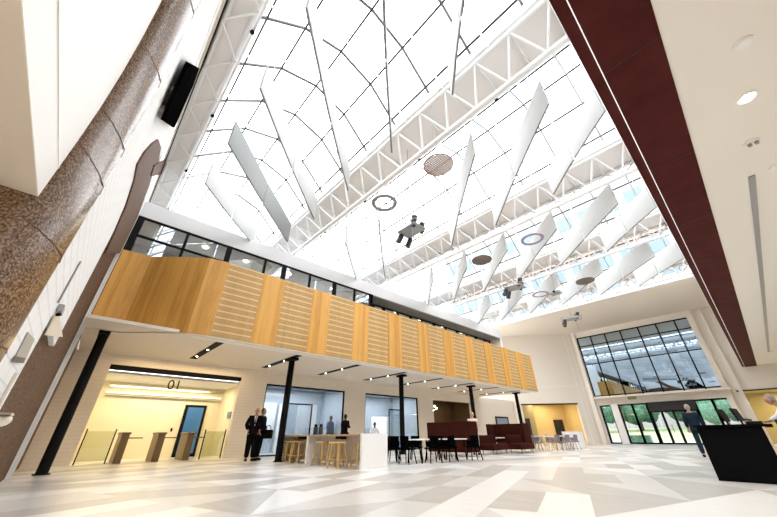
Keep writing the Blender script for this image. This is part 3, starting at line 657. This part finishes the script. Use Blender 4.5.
for b, (y0, x0) in enumerate(FB):
    for k in range(6 if b < 3 else 6):
        x = x0-2.52*k
        if x-4 < -17 or (b == 1 and k == 2): continue
        dark = (b == 0 and k == 3)
        ln = 6.0 if b < 2 else 5.4
        if b == 0 and k == 4: ln = 4.4
        fin(x, y0, 0, ln, 'fin2' if dark else 'fin', 'long %s hanging fin under the %s, %s from the maroon beam' % ('grey' if dark else 'white', bayn[b], ordn[k-1 if b == 1 and k > 2 else k]), b)
    fin(x0+2.52, y0, 2.1, 5.8, 'fin', 'short white hanging fin under the %s, touching the maroon beam side' % bayn[b], b)
# ------------------------------------------------------------------ hanging discs
def roofz(y):
    for k in range(5):
        if abs(y-TY[k]) < THW[k]+.05: return 11.03
    for k in range(4):
        a, b = TY[k]+THW[k], TY[k+1]-THW[k+1]
        if a <= y <= b:
            q = abs((y-(a+b)/2)/((b-a)/2)); P = [(0, 1), (.52, .74), (.93, .12), (1, 0)]
            for (p, u_), (p2, u2) in zip(P[:-1], P[1:]):
                if q <= p2: return 11.29+1.75*(u_+(u2-u_)*(q-p)/(p2-p))
    return 11.4
def disc(x, y, z, r, mat, label, dense=True):
    t = thing('hanging_disc', label, 'disc', (x, y, z), 0, 'round discs hung under the skylight')
    g = MB(); n_ = 6
    pts_ = [(r*cos(2*pi*i/32), r*sin(2*pi*i/32)) for i in range(32)]
    rr = MB(); rr.tube([(a, b, 0) for a, b in pts_]+[(pts_[0][0], pts_[0][1], 0)], .02 if dense or mat != 'ringgrey' else .038, 6); rr.build('rim', mat, t)
    if dense:
        for i in range(-n_, n_+1):
            q = r*i/(n_+.5); h_ = sqrt(max(0, r*r-q*q))
            g.bar((q, -h_, 0), (q, h_, 0), .03, .03); g.bar((-h_, q, -.03), (h_, q, -.03), .03, .03)
        g.build('grid', mat, t)
    else:
        for i in range(30):
            a = 2*pi*i/30; g.bar((r*cos(a)*.98, r*sin(a)*.98, 0), (r*cos(a)*.82, r*sin(a)*.82, 0), .035)
        g.tube([(r*.82*cos(2*pi*i/32), r*.82*sin(2*pi*i/32), 0) for i in range(33)], .028, 6); g.build('spokes', mat, t)
    MB().tube([(0, 0, 0), (0, 0, roofz(y)-z)], .008, 4).build('wire', 'grey', t)
M['ringgrey'] = base('pale_grey_metal', (.32, .32, .33), .6)
M['disc_brown'] = base('brown_metal', (.34, .22, .17), .5); M['disc_mauve'] = base('mauve_metal', (.36, .30, .42), .5); M['disc_grey'] = base('taupe_metal', (.22, .18, .16), .5)
disc(-3.95, 5.75, 8, .44, 'disc_brown', 'brown gridded disc hanging in front of the nearest big truss')
disc(-6.37, 5.72, 8, .42, 'ringgrey', 'white spoked ring hanging left of the brown gridded disc', False)
disc(-3.95, 11.9, 8, .44, 'disc_mauve', 'mauve rimmed spoked disc hanging under the second vault', False)
disc(-6.37, 11.85, 8, .44, 'disc_grey', 'taupe gridded disc hanging left of the mauve ring')
disc(-3.95, 18.0, 8, .44, 'disc_grey', 'dark taupe gridded disc hanging furthest right, near the end window')
disc(-6.37, 18.0, 8, .44, 'disc_mauve', 'pale mauve ring hanging below the third vault', False)
# ------------------------------------------------------------------ spotlight rigs
LAMPS = ((-.42, -.12, -.10, -.24), (-.42, .32, -.08, -.24), (.34, -.22, .10, .22), (.24, .28, .08, .22))
def rig(x, y, z, rz, label):
    t = thing('spotlight_rig', label, 'light rig', (x, y, z), rz, 'suspended spotlight rigs')
    MB().box((-.42, -.3, -.02), (.42, .3, .06)).build('tray', 'grey', t, bevel=.03)
    fr = MB(); 
    for a, b in (((-.55, -.42), (.55, -.42)), ((.55, -.42), (.55, .42)), ((.55, .42), (-.55, .42)), ((-.55, .42), (-.55, -.42))): fr.tube([(*a, .05), (*b, .05)], .018, 6)
    fr.build('frame', 'grey', t)
    for px, py, sx, sz in LAMPS:
        s_ = MB(); d = Vector((sx, -.06, sz)).normalized()*.2; c = Vector((px, py, -.12 if sz < 0 else .12))
        s_.tube([c-d, c-d*.4, c+d], [.05, .095, .10], 12); h_ = s_.build('spotlight', 'dgrey', t)
        MB().bar(c, (px*.7, py*.7, 0.02), .035).build('bracket', 'black', h_)
    MB().tube([(.0, .0, .05), (.0, 0, roofz(y)-z)], .012, 6).build('suspension_rod', 'grey', t); MB().tube([(.2, -.2, 0), (.2, -.2, -.7)], .012, 6).build('cable', 'grey', t)
rig(-5.95, 6.6, 7.0, 0, 'nearest hanging tray of four black spotlights, left of centre'); rig(-5.95, 13.75, 7.0, .15, 'middle hanging tray of black spotlights, above the balcony end'); rig(-5.95, 20.8, 7.0, .3, 'furthest hanging tray of spotlights, in front of the end wall')
t = thing('hanging_projector', 'small grey projector hanging under the third vault beside middle spotlights', 'projector', (-5.2, 16.9, 7.4)); MB().box((-.25, -.2, -.08), (.25, .2, .08)).build('body', 'grey', t, bevel=.03); MB().tube([(0, -.2, 0), (0, -.26, 0)], .06, 12).build('lens', 'black', t); MB().tube([(0, 0, .08), (0, 0, roofz(16.9)-7.4)], .012, 6).build('rod', 'grey', t)

# ------------------------------------------------------------------ furniture
bc = thing('bar_counter', 'long white ended bar counter with oak edge near the second column', 'counter')
MB().box((-14.4, 7.0, .87), (-8.86, 8.0, .93)).build('worktop', 'oaktop', bc)
for x, nm in ((-14.4, 0), (-12.25, 1), (-8.9, 2)): MB().box((x, 6.97 if nm != 1 else 7.0, 0), (x+.1, 8.03 if nm != 1 else 7.98, .94 if nm != 1 else .87)).build('end_panel', 'tabletop', bc)
MB().box((-12.15, 7.62, .05), (-8.9, 7.66, .87)).box((-14.3, 7.62, .05), (-12.25, 7.66, .87)).build('back_panel', 'cream', bc)
for x, lb in ((-10.4, 'black socket box hung under the right half of the bar counter'), (-13.1, 'black socket box hung under the left half of the bar counter')):
    tag(box1('socket_box', (x-.15, 7.15, .78), (x+.25, 7.35, .87), 'black'), lb, 'box')
st = thing('bar_stool', 'light oak bar stool, nearest the front, beside the white end panel', 'stool', (-9.75, 6.75, 0), .2, 'oak bar stools')
MB().box((-.19, -.17, .66), (.19, .17, .71)).build('seat', 'lightwood', st, bevel=.03)
for sx in (-1, 1):
    for sy in (-1, 1): MB().bar((sx*.14, sy*.13, .66), (sx*.23, sy*.21, 0), .045).build('leg', 'lightwood', st)
    MB().bar((sx*.20, -.18, .22), (sx*.20, .18, .22), .03).build('foot_rail', 'lightwood', st); MB().bar((-.2, sx*.185, .24), (.2, sx*.185, .24), .03).build('foot_rail', 'lightwood', st)
for x, y, a, lb in ((-10.5, 7.15, .1, 'light oak bar stool behind the nearest one'), (-11.15, 7.0, .3, 'light oak bar stool right of the inner white slab'), (-9.25, 7.25, -.2, 'light oak bar stool tucked against the white end panel'), (-12.95, 7.1, .2, 'light oak bar stool directly left of inner white slab'), (-13.45, 7.1, .0, 'middle light oak bar stool in the left half of counter'), (-13.95, 7.1, .1, 'light oak bar stool closest to the black column')): dup(st, (x, y, 0), a, lb)
for k, x in enumerate((-13.0, -12.6)):
    t = thing('coffee_flask', ['left one of two dark flasks on the bar counter', 'right one of two dark flasks on the bar counter'][k], 'flask', (x, 7.8, .93), 0, 'dark flasks on the counter'); MB().cyl((0, 0), .09, 0, .28, 14).build('body', 'dgrey', t); MB().cyl((0, 0), .05, .28, .38, 12, .07).build('lid', 'black', t)
tag(MB().tube([(-10.6, 7.85, .93), (-10.6, 7.85, 1.03)], .045, 10, .055).build('paper_cup', 'cream'), 'small pale cup on the counter in front of the woman', 'cup')
# cafe tables and chairs
def ctable(x, y, l_, w_, lab, rz=0, tall=.75):
    t = thing('cafe_table', lab, 'table', (x, y, 0), rz, 'white cafe tables')
    MB().box((-l_/2, -w_/2, tall-.035), (l_/2, w_/2, tall)).build('table_top', 'tabletop', t, bevel=.008)
    for s_ in (-1, 1):
        MB().bar((s_*(l_/2-.15), w_/2-.08, tall-.035), (s_*(l_/2-.1), w_/2-.02, 0), .045).build('leg', 'black', t)
        MB().bar((s_*(l_/2-.15), -w_/2+.08, tall-.035), (s_*(l_/2-.1), -w_/2+.02, 0), .045).build('leg', 'black', t)
ctable(-9.55, 10.65, .75, 1.9, 'white topped cafe table among the black chairs', radians(20)); ctable(-9.2, 12.2, .75, .7, 'small white cafe table in front of the big sofa')
ch = thing('cafe_chair', 'black cafe chair nearest the white counter end', 'chair', (-10.35, 9.75, 0), .5, 'black cafe chairs')
def shell(mb, w_, d_, zs, zb, th=.03):
    mb.box((-w_/2, -d_/2, zs), (w_/2, d_/2, zs+th*1.4)); 
    for i in range(6):
        a0, a1 = pi*(i/6)*.9+pi*.05, pi*((i+1)/6)*.9+pi*.05
        p0, p1 = (-cos(a0)*w_/2, d_/2*.1+sin(a0)*d_/2*.9), (-cos(a1)*w_/2, d_/2*.1+sin(a1)*d_/2*.9)
        mb.ext([(p0[0], p0[1], zs+.02), (p1[0], p1[1], zs+.02), (p1[0]*1.05, p1[1]*1.12, zb), (p0[0]*1.05, p0[1]*1.12, zb)], (0, -.025, 0))
def mkchair(t, mat, legmat, w_=.5, zb=.86):
    a = MB(); a.box((-w_/2, -.23, .43), (w_/2, .23, .48)); a.build('seat', mat, t, bevel=.02)
    a = MB()
    for i in range(8):
        a0, a1 = pi*i/8, pi*(i+1)/8
        q = lambda a_, z_, k=1: (-cos(a_)*w_/2*k, -.02+sin(a_)*.26*k, z_)
        lo = .48 if 1 < i < 6 else .5; h0 = zb if 1 < i < 6 else .68
        a.ext([q(a0, lo), q(a1, lo), q(a1, h0, 1.06), q(a0, h0, 1.06)], (0, -.03, 0))
    a.build('backrest', mat, t)
    for sx in (-1, 1):
        for sy in (-1, 1): MB().bar((sx*.17, sy*.16, .44), (sx*.23, sy*.23, 0), .032).build('leg', legmat, t)
mkchair(ch, 'matblack', 'matblack')
for x, y, a, lb in ((-9.95, 9.3, 2.6, 'black cafe chair at the near left corner of cafe table'), (-9.2, 9.35, 3.3, 'black cafe chair at the front of cafe table, left of pair'), (-8.85, 10.35, 4.3, 'black cafe chair at the front of cafe table, right of pair'), (-10.4, 11.1, .9, 'black cafe chair on the wall side of the cafe table'), (-8.85, 11.3, 4.6, 'black cafe chair in front of the big sofa, right end'), (-9.9, 12.3, 1.5, 'black cafe chair between the small table and the big sofa'), (-8.6, 12.6, 4.2, 'black cafe chair right beside the small table near the sofa base')): dup(ch, (x, y, 0), a, lb)
# booth sofas
def sofa(x, y, rz, w_, label, wings=True):
    t = thing('high_back_sofa', label, 'sofa', (x, y, 0), rz, 'maroon high-backed sofas')
    MB().box((-w_/2, 0, .16), (w_/2, .16, 1.46)).build('backrest', 'sofa', t, bevel=.03)
    MB().box((-w_/2, .16, .2), (w_/2, .95, .48)).build('seat', 'sofa', t, bevel=.03)
    for s_ in (-1, 1): 
        MB().box((s_*w_/2-.06, .1, .16), (s_*w_/2+.06, .9, 1.46 if wings else .8)).build('side_wing', 'sofa', t, bevel=.03)
    for a in (-1, 1):
        for b in (.1, .85): MB().bar((a*(w_/2-.15), b, .2), (a*(w_/2-.12), b, 0), .05).build('leg', 'chrome', t)
sofa(-11.15, 14.1, 0, 2.45, 'maroon high-backed sofa seen from behind, beside the fourth column')
sofa(-11.1, 20.6, pi, 2.35, 'maroon high-backed sofa facing the camera, farther one')
def low_sofa(x, y, rz, label, w_=1.5):
    t = thing('low_bench_sofa', label, 'sofa', (x, y, 0), rz, 'low maroon benches')
    MB().box((-w_/2, -.4, .18), (w_/2, .4, .46)).build('seat', 'sofa', t, bevel=.03); MB().box((-w_/2, .28, .4), (w_/2, .45, .86)).build('backrest', 'sofa', t, bevel=.03)
    for a in (-w_/2+.12, w_/2-.12):
        for b in (-.3, .3): MB().bar((a, b, .2), (a, b, 0), .05).build('leg', 'chrome', t)
low_sofa(-10.3, 17.0, pi/2, 'low maroon bench between the two high-backed sofas'); low_sofa(-9.75, 18.85, pi/2, 'low maroon bench in front of the farther high-backed sofa')
def stable(x, y, label):
    t = thing('booth_table', label, 'table', (x, y, 0), 0, 'small booth tables'); MB().box((-.45, -.35, .70), (.45, .35, .74)).build('table_top', 'gutter', t, bevel=.01)
    MB().bar((-.1, 0, .7), (.42, 0, 0), .06).build('leg', 'tabletop', t); MB().bar((.1, 0, .7), (-.42, 0, 0), .045).build('leg', 'tabletop', t)
stable(-11.75, 16.2, 'small booth table with crossed pale legs just behind the big sofa'); stable(-11.0, 18.3, 'small booth table with crossed pale legs by the farther sofa')
# far group: white table, mauve chairs, draped table
t = thing('trestle_table', 'long white table with A-shaped pale legs among the mauve chairs', 'table', (-9.95, 23.6, 0), radians(-12)); MB().box((-.45, -1.6, .74), (.45, 1.6, .79)).build('table_top', 'tabletop', t)
for yy in (-1.2, 1.2):
    for s_ in (-1, 1): MB().bar((0, yy, .74), (s_*.4, yy, 0), .06).build('leg', 'cream', t)
mc = thing('tub_chair', 'grey mauve tub chair nearest, at the front of the white table', 'chair', (-9.35, 22.5, 0), 4.4, 'grey mauve tub chairs'); mkchair(mc, 'mauve', 'oaktop', .58, .84)
for x, y, a, lb in ((-9.1, 23.4, 4.5, 'grey mauve tub chair at the front, second along the white table'), (-9.0, 24.4, 4.6, 'grey mauve tub chair at the front, third along the white table'), (-10.3, 21.9, 1.6, 'grey mauve tub chair at the left end of the white table'), (-10.8, 23.4, 1.5, 'grey mauve tub chair behind the white table, left'), (-10.6, 24.6, 1.7, 'grey mauve tub chair behind the white table, right')): dup(mc, (x, y, 0), a, lb)
t = thing('draped_table', 'tall table under a white cloth at the right of the mauve chairs', 'table', (-10.0, 27.2, 0)); MB().box((-.5, -.6, .98), (.5, .6, 1.02)).build('table_top', 'tabletop', t)
cl = MB(); ring = lambda k, z_: [((.52+k*.04*sin(7*a))*max(-1, min(1, 1.35*cos(a))), (.62+k*.04*sin(9*a))*max(-1, min(1, 1.35*sin(a))), z_) for a in [2*pi*i/40 for i in range(40)]]
r0, r1 = ring(0, 1.03), ring(1.3, .02); cl.add(r0+r1, [(i, (i+1) % 40, 40+(i+1) % 40, 40+i) for i in range(40)], True); cl.add(r0, [tuple(range(40))]); cl.build('cloth', 'whiteshirt', t, fixn=False)
# reception desk
t = thing('reception_desk', 'black reception desk at the right edge of the hall', 'desk')
MB().box((-1.19, 10.5, 0), (-.15, 12.2, .98)).build('front', 'desk', t, bevel=.01); MB().box((-1.22, 10.46, .98), (.0, 12.25, 1.03)).build('counter_top', 'desk', t)
MB().box((-.16, 10.48, 0), (-.12, 10.52, 1.0)).build('metal_edge', 'chrome', t)
for k, (x, lb) in enumerate(((-.66, 'left dark monitor tilted on the reception desk'), (-.42, 'right dark monitor tilted on the reception desk'))):
    q = thing('monitor', lb, 'monitor', (x, 11.3, 1.03), radians(80), 'reception monitors'); MB().box((-.22, -.015, .08), (.22, .02, .34), Matrix.Rotation(radians(-12), 4, 'X')).build('screen', 'black', q); MB().bar((0, .03, 0), (0, .03, .12), .03).build('stand', 'black', q); MB().box((-.1, -.06, 0), (.1, .1, .012)).build('foot', 'black', q)
q = thing('desk_phone', 'black telephone on the reception desk', 'telephone', (-.25, 11.0, 1.03), .4); MB().ext([(-.1, -.1, 0), (.1, -.1, 0), (.1, .1, 0), (-.1, .1, 0)], (0, .02, .06)).build('body', 'black', q); MB().bar((-.07, -.09, .08), (-.07, .12, .1), .035).build('handset', 'dgrey', q)
oc = thing('office_chair', 'black padded office chair behind the reception man', 'chair', (.22, 10.9, .78), .3)
oc.location = Vector((.34, 11.0, 0))*S
MB().box((-.24, -.24, .46), (.24, .24, .54)).build('seat', 'blackfab', oc, bevel=.03); MB().box((-.22, .2, .58), (.22, .26, 1.12)).build('backrest', 'blackfab', oc, bevel=.04); MB().cyl((0, 0), .03, .1, .46, 10).build('post', 'black', oc)
for k in range(5): a = 2*pi*k/5; MB().bar((0, 0, .12), (.28*cos(a), .28*sin(a), .05), .04).ball((.28*cos(a), .28*sin(a), .035), .035, 8, 6).build('leg', 'black', oc)

# ------------------------------------------------------------------ people
def skin_mesh(verts, edges, rad, sub=1, root=0):
    me = bpy.data.meshes.new('tmp'); me.from_pydata(verts, edges, []); o = bpy.data.objects.new('tmp', me); col.objects.link(o)
    sk = o.modifiers.new('s', 'SKIN'); sk.use_smooth_shade = True
    for i, v in enumerate(me.skin_vertices[0].data): v.radius = rad[i]; v.use_root = (i == root)
    ss = o.modifiers.new('u', 'SUBSURF'); ss.levels = sub; ss.render_levels = sub
    dg = bpy.context.evaluated_depsgraph_get(); r = bpy.data.meshes.new_from_object(o.evaluated_get(dg))
    vs = [tuple(v.co) for v in r.vertices]; fs = [tuple(p.vertices) for p in r.polygons]
    bpy.data.objects.remove(o); bpy.data.meshes.remove(me); bpy.data.meshes.remove(r); return vs, fs
def person(name, label, loc, height, rz, skin='skin', hair='haird', top='suit', legs='suit', arms='down', lean=0, bald=False, shirt=True, tie=False, long_coat=False, stride=.0, head_turn=0, sit=False, wd=1.0):
    global WD
    WD = 1.0
    k = height/1.78/S*1.0
    k = height/1.78
    t = thing(name, label, 'person', loc, rz)
    def bend(p):       # lean the upper body forward about the hips
        x, y, z = p
        if z > .95: d = z-.95; return (x, y+d*sin(lean), .95+d*cos(lean))
        return p
    sh, hp = .185, .095
    if arms == 'down': A_ = {s_: [(s_*.23, .0, 1.18), (s_*.25, .06, .93), (s_*.25, .09, .85)] for s_ in (-1, 1)}
    elif arms == 'pockets': A_ = {s_: [(s_*.29, -.04, 1.17), (s_*.20, .09, .98), (s_*.17, .11, .91)] for s_ in (-1, 1)}
    elif arms == 'front': A_ = {s_: [(s_*.23, .02, 1.18), (s_*.13, .24, 1.16), (s_*.07, .31, 1.20)] for s_ in (-1, 1)}
    elif arms == 'bag': A_ = {-1: [(-.23, 0, 1.18), (-.17, .18, 1.02), (-.1, .22, 1.0)], 1: [(.24, -.01, 1.18), (.26, .1, .95), (.25, .14, .88)]}
    elif arms == 'reach': A_ = {s_: [(s_*.24, .18, 1.25), (s_*.2, .40, 1.16), (s_*.19, .48, 1.15)] for s_ in (-1, 1)}
    if sit: LG = {s_: [(s_*.1, .42, .52), (s_*.1, .40, .09), (s_*.1, .54, .04)] for s_ in (-1, 1)}
    else: LG = {s_: [(s_*.10, .02+s_*stride*.5, .50), (s_*.105, -.03+s_*stride, .09), (s_*.12, .12+s_*stride, .035)] for s_ in (-1, 1)}
    V, E_, Rr = [], [], []
    def av(p, r, par=None):
        p = bend(p); V.append(tuple(c_*k*S for c_ in p)); r = r if isinstance(r, tuple) else (r, r); Rr.append((r[0]*k*S*WD, r[1]*k*S*WD))
        if par is not None: E_.append((par, len(V)-1))
        return len(V)-1
    pel = av((0, 0, .97), (.135, .10)); sp_ = av((0, 0, 1.15), (.125, .09), pel); ch_ = av((0, 0, 1.36), (.15, .10), sp_); nk = av((0, .0, 1.49), .055, ch_); n2 = av((0, .02, 1.60), .052, nk)
    for s_ in (-1, 1):
        a0 = av((s_*sh*.9, 0, 1.42), .06, ch_); a1 = av(A_[s_][0], .042, a0); a2 = av(A_[s_][1], .028, a1); a3 = av(A_[s_][2], (.032, .02), a2)
        w_ = Vector(A_[s_][2])-Vector(A_[s_][1]); w_.normalize(); side = w_.cross(Vector((0, 0, 1)));
        if side.length < .1: side = Vector((0, 1, 0))
        side.normalize(); pc = Vector(A_[s_][2])
        for q, (off, ln) in enumerate(((-.028, .062), (-.010, .075), (.010, .07), (.028, .055))):
            b1 = pc+side*off+w_*ln*.5; b2 = b1+w_*ln*.45+Vector((0, 0, -.012)); i1 = av(tuple(b1), .0095, a3); av(tuple(b2), .008, i1)
        i1 = av(tuple(pc-side*.035+w_*-.005), .011, a3); av(tuple(pc-side*.055+w_*.03), .009, i1)
        l0 = av((s_*hp, 0, .88), .085, pel); l1 = av(LG[s_][0], .058, l0); l2 = av(LG[s_][1], .036, l1); av(LG[s_][2], (.04, .03), l2)
    vs, fs = skin_mesh(V, E_, Rr)
    b = MB(); b.v = [tuple(c_/S for c_ in v_) for v_ in vs]; b.f = [list(f_) for f_ in fs]; b.mi = [0]*len(fs); b.sm = [True]*len(fs)
    hc = Vector(bend((0, .03, 1.65)))*k
    ht = Matrix.Rotation(head_turn, 3, 'Z')
    def hf(p):
        p = p.copy()
        if p.z < -.02: p.x *= 1-.25*min(1, (-p.z)/.1/k); p.y *= 1-.05
        return ht @ p
    b.ball(hc, .108*k, 20, 14, (.72, .88, 1.08), hf)
    F_ = lambda x, y, z: hc+ht @ (Vector((x, y, z))*k)
    b.ball(F_(0, .098, -.012), .018*k, 8, 6, (.7, 1, 1.3)); 
    for s_ in (-1, 1): b.ball(F_(s_*.078, -.005, -.01), .022*k, 8, 6, (.35, .8, 1.2)); b.ball(F_(s_*.03, .082, .012), .012*k, 8, 6)
    b.ball(F_(0, .085, -.05), .02*k, 8, 6, (1.3, .5, .35))
    b.build('body', skin, t)
    e = MB(); [e.ball(F_(s_*.03, .091, .012), .0075*k, 8, 6) for s_ in (-1, 1)]; e.build('eyes', 'haird', t)
    def hr(p):
        p = p.copy(); lim = .0 if not bald else .02
        if p.y > .02*k and p.z < .045*k: p.y *= .55; p.x *= .93
        return ht @ p
    hcp = MB(); hcp.ball(hc+ht @ Vector((0, -.012*k, (.022 if not bald else -.002)*k)), .112*k, 18, 10, (.76, .86, .98 if not bald else .62), hr); hcp.build('hair', hair, t)
    # clothes
    WD = wd
    V, E_, Rr = [], [], []
    pel = av((0, 0, .93), (.185, .135)); sp_ = av((0, 0, 1.15), (.18, .135), pel); ch_ = av((0, 0, 1.36), (.2, .14), sp_); nk = av((0, -.005, 1.475), .075, ch_)
    if long_coat: lw = av((0, 0, .55), (.2, .16), pel)
    else: lw = av((0, 0, .84), (.17, .13), pel)
    for s_ in (-1, 1):
        a0 = av((s_*sh, 0, 1.41), .09, ch_); a1 = av(A_[s_][0], .072, a0); e_ = Vector(A_[s_][0]).lerp(Vector(A_[s_][1]), .92); av(tuple(e_), .052, a1)
    vs, fs = skin_mesh(V, E_, Rr); b = MB(); b.v = [tuple(c_/S for c_ in v_) for v_ in vs]; b.f = [list(f_) for f_ in fs]; b.mi = [0]*len(fs); b.sm = [True]*len(fs); b.build('jacket' if shirt else 'top', top, t)
    V, E_, Rr = [], [], []
    pel = av((0, 0, .94), (.15, .115))
    for s_ in (-1, 1):
        l0 = av((s_*hp, 0, .86), .11, pel); l1 = av(LG[s_][0], .09, l0); av(LG[s_][1], .072, l1)
    vs, fs = skin_mesh(V, E_, Rr); b = MB(); b.v = [tuple(c_/S for c_ in v_) for v_ in vs]; b.f = [list(f_) for f_ in fs]; b.mi = [0]*len(fs); b.sm = [True]*len(fs); b.build('trousers', legs, t)
    for s_ in (-1, 1):
        a_ = Vector(LG[s_][1]); c_ = (a_+Vector((0, .07, -.045)))*k; b = MB().ball(c_, .14*k, 12, 8, (.38, 1, .36)); b.build('shoe', 'black', t)
    if shirt:
        zz = lambda x, y, z: Vector(bend((x, y, z)))*k
        MB().ext([zz(-.05, .118, 1.47), zz(.05, .118, 1.47), zz(.012, .142, 1.14), zz(-.012, .142, 1.14)], (0, .012*k, 0)).build('shirt_front', 'whiteshirt', t)
        if tie: MB().ext([zz(-.014, .133, 1.46), zz(.014, .133, 1.46), zz(.022, .157, 1.2), zz(0, .16, 1.16), zz(-.022, .157, 1.2)], (0, .006*k, 0)).build('tie', 'tie', t)
    return t
HP = 1.97  # standing height in plan units
def face(px, py, tx, ty): return atan2(ty-py, tx-px)-pi/2
person('person', 'bald person in black suit, white shirt and tie, left of the pair', (-15.2, 6.08, 0), 2.02, face(-15.2, 6.08, -6, 2.5), hair='hairg', arms='pockets', tie=True, bald=True, wd=1.18)
person('person', 'person in a dark coat holding a black bag, right of the pair', (-15.35, 6.42, 0), 2.0, face(-15.35, 6.42, -13, 8.5), hair='haird', arms='bag', long_coat=True, shirt=False, wd=1.25)
t = thing('shoulder_bag', 'black bag held at the hip by the coated person', 'bag', (-15.05, 6.66, .80), .6); MB().box((-.2, -.1, 0), (.2, .1, .34)).build('body', 'suit', t, bevel=.04); MB().tube([(-.12, 0, .32), (-.1, 0, .46), (0, 0, .52), (.1, 0, .46), (.12, 0, .32)], .014, 6).build('strap', 'suit', t)
person('person', 'dark-suited person standing in profile behind the counter before the cream pillar', (-16.8, 12.0, 0), 2.0, face(0, 0, -1, 4), skin='skind', arms='front')
person('person', 'person in a blue shirt seen through the meeting room glass', (-19.5, 13.0-.25, 0), 2.05, face(-19.5, 12.7, -14, 14), skin='skind', top='blueshirt', shirt=False)
person('person', 'dark-haired person in a pale top bending behind the white counter end', (-13.5, 11.45, 0), 1.5, face(-13.5, 11.4, -11, 9.5), skin='skind', top='whiteshirt', shirt=False, lean=.35, arms='reach')
person('person', 'person in a pale pink top beside the big maroon sofa and column', (-10.6, 15.75, 0), 1.95, face(-10.6, 15.7, -12, 18), hair='pinkhair' if 'pinkhair' in M else 'oaktop', top='pinkshirt', legs='cream', shirt=False, arms='front')
person('person', 'grey-haired person in a dark blue jacket walking towards the glass doors', (-2.28, 20.1, 0), 2.0, face(-2.28, 20.1, -4.5, 40), hair='hairg', top='navy', legs='navy', shirt=False, stride=.12)
person('person', 'grey-haired person in a white shirt leaning over behind the reception desk', (.46, 12.1, 0), 1.72, radians(88), hair='hairg', top='whiteshirt', legs='suit', shirt=False, lean=.38, arms='reach')

# ------------------------------------------------------------------ outside
struct(box1('ground_outside', (-80, 42, -.3), (60, 140, -.06), 'paving'))
o = MB().ext([(-60, 52, -.3), (-60, 52, -.05), (-60, 101, 2.0), (-60, 101, -.3)], (110, 0, 0)).build('lawn', 'grass'); tag(o, 'green lawn beyond the glass entrance doors', 'lawn', kind='stuff')
def tree(x, y, h_, r, label):
    t = thing('leafy_tree', label, 'tree', (x, y, (y-52)*.04), 0, 'trees outside the entrance')
    MB().tube([(0, 0, 0), (.1, 0, h_*.5)], .25, 8, .15).build('trunk', 'bark', t)
    rg = random.Random(int(x*10)); c = MB()
    for i in range(34):
        a, b, q = rg.random()*2*pi, rg.random(), r*(.35+.3*rg.random())
        c.ball((r*.75*cos(a)*sqrt(b), r*.75*sin(a)*sqrt(b), h_*.66+(rg.random()-.5)*h_*.45), q, 8, 6, fn=lambda p: p*(1+.25*(rg.random()-.5)))
    c.build('crown', 'leaf', t)
tree(-23, 78, 6.4, 3.2, 'green tree outside, seen through the left side window'); tree(-17.5, 84, 6.6, 3.4, 'green tree outside, behind the glass left of sliding doors'); tree(-4.8, 80, 6.4, 2.9, 'bluish green tree outside, right of the walking man'); tree(-.5, 88, 6.8, 3.2, 'green tree outside, at the far right of the glass entrance'); tree(-11.5, 92, 6.6, 3, 'green tree outside, farthest away behind the sliding doors')
tag(MB().box((-12.2, 47, -.06), (-9.5, 48, .7)).build('hedge', 'leaf'), 'low clipped hedge outside left of the sliding doors', 'hedge')
# neighbouring building seen through the roof glass
nb_ = thing('neighbour_building', 'pale tower with blue windows and peach brick, seen through the skylight', 'building', (0, 0, 0))
MB().box((-74, 104, 0), (34, 116, 72)).build('wall', 'stone', nb_)
for i in range(16):
    x = -72+6.7*i
    for z in (27, 35.5, 44, 52.5, 61): MB().box((x, 103.8, z), (x+4.4, 104, z+5)).build('window', 'winglass', nb_)
for z in (23.9, 32.4, 40.9, 49.4): MB().box((-74, 103.6, z), (34, 104, z+2)).build('brick_band', 'brick', nb_)
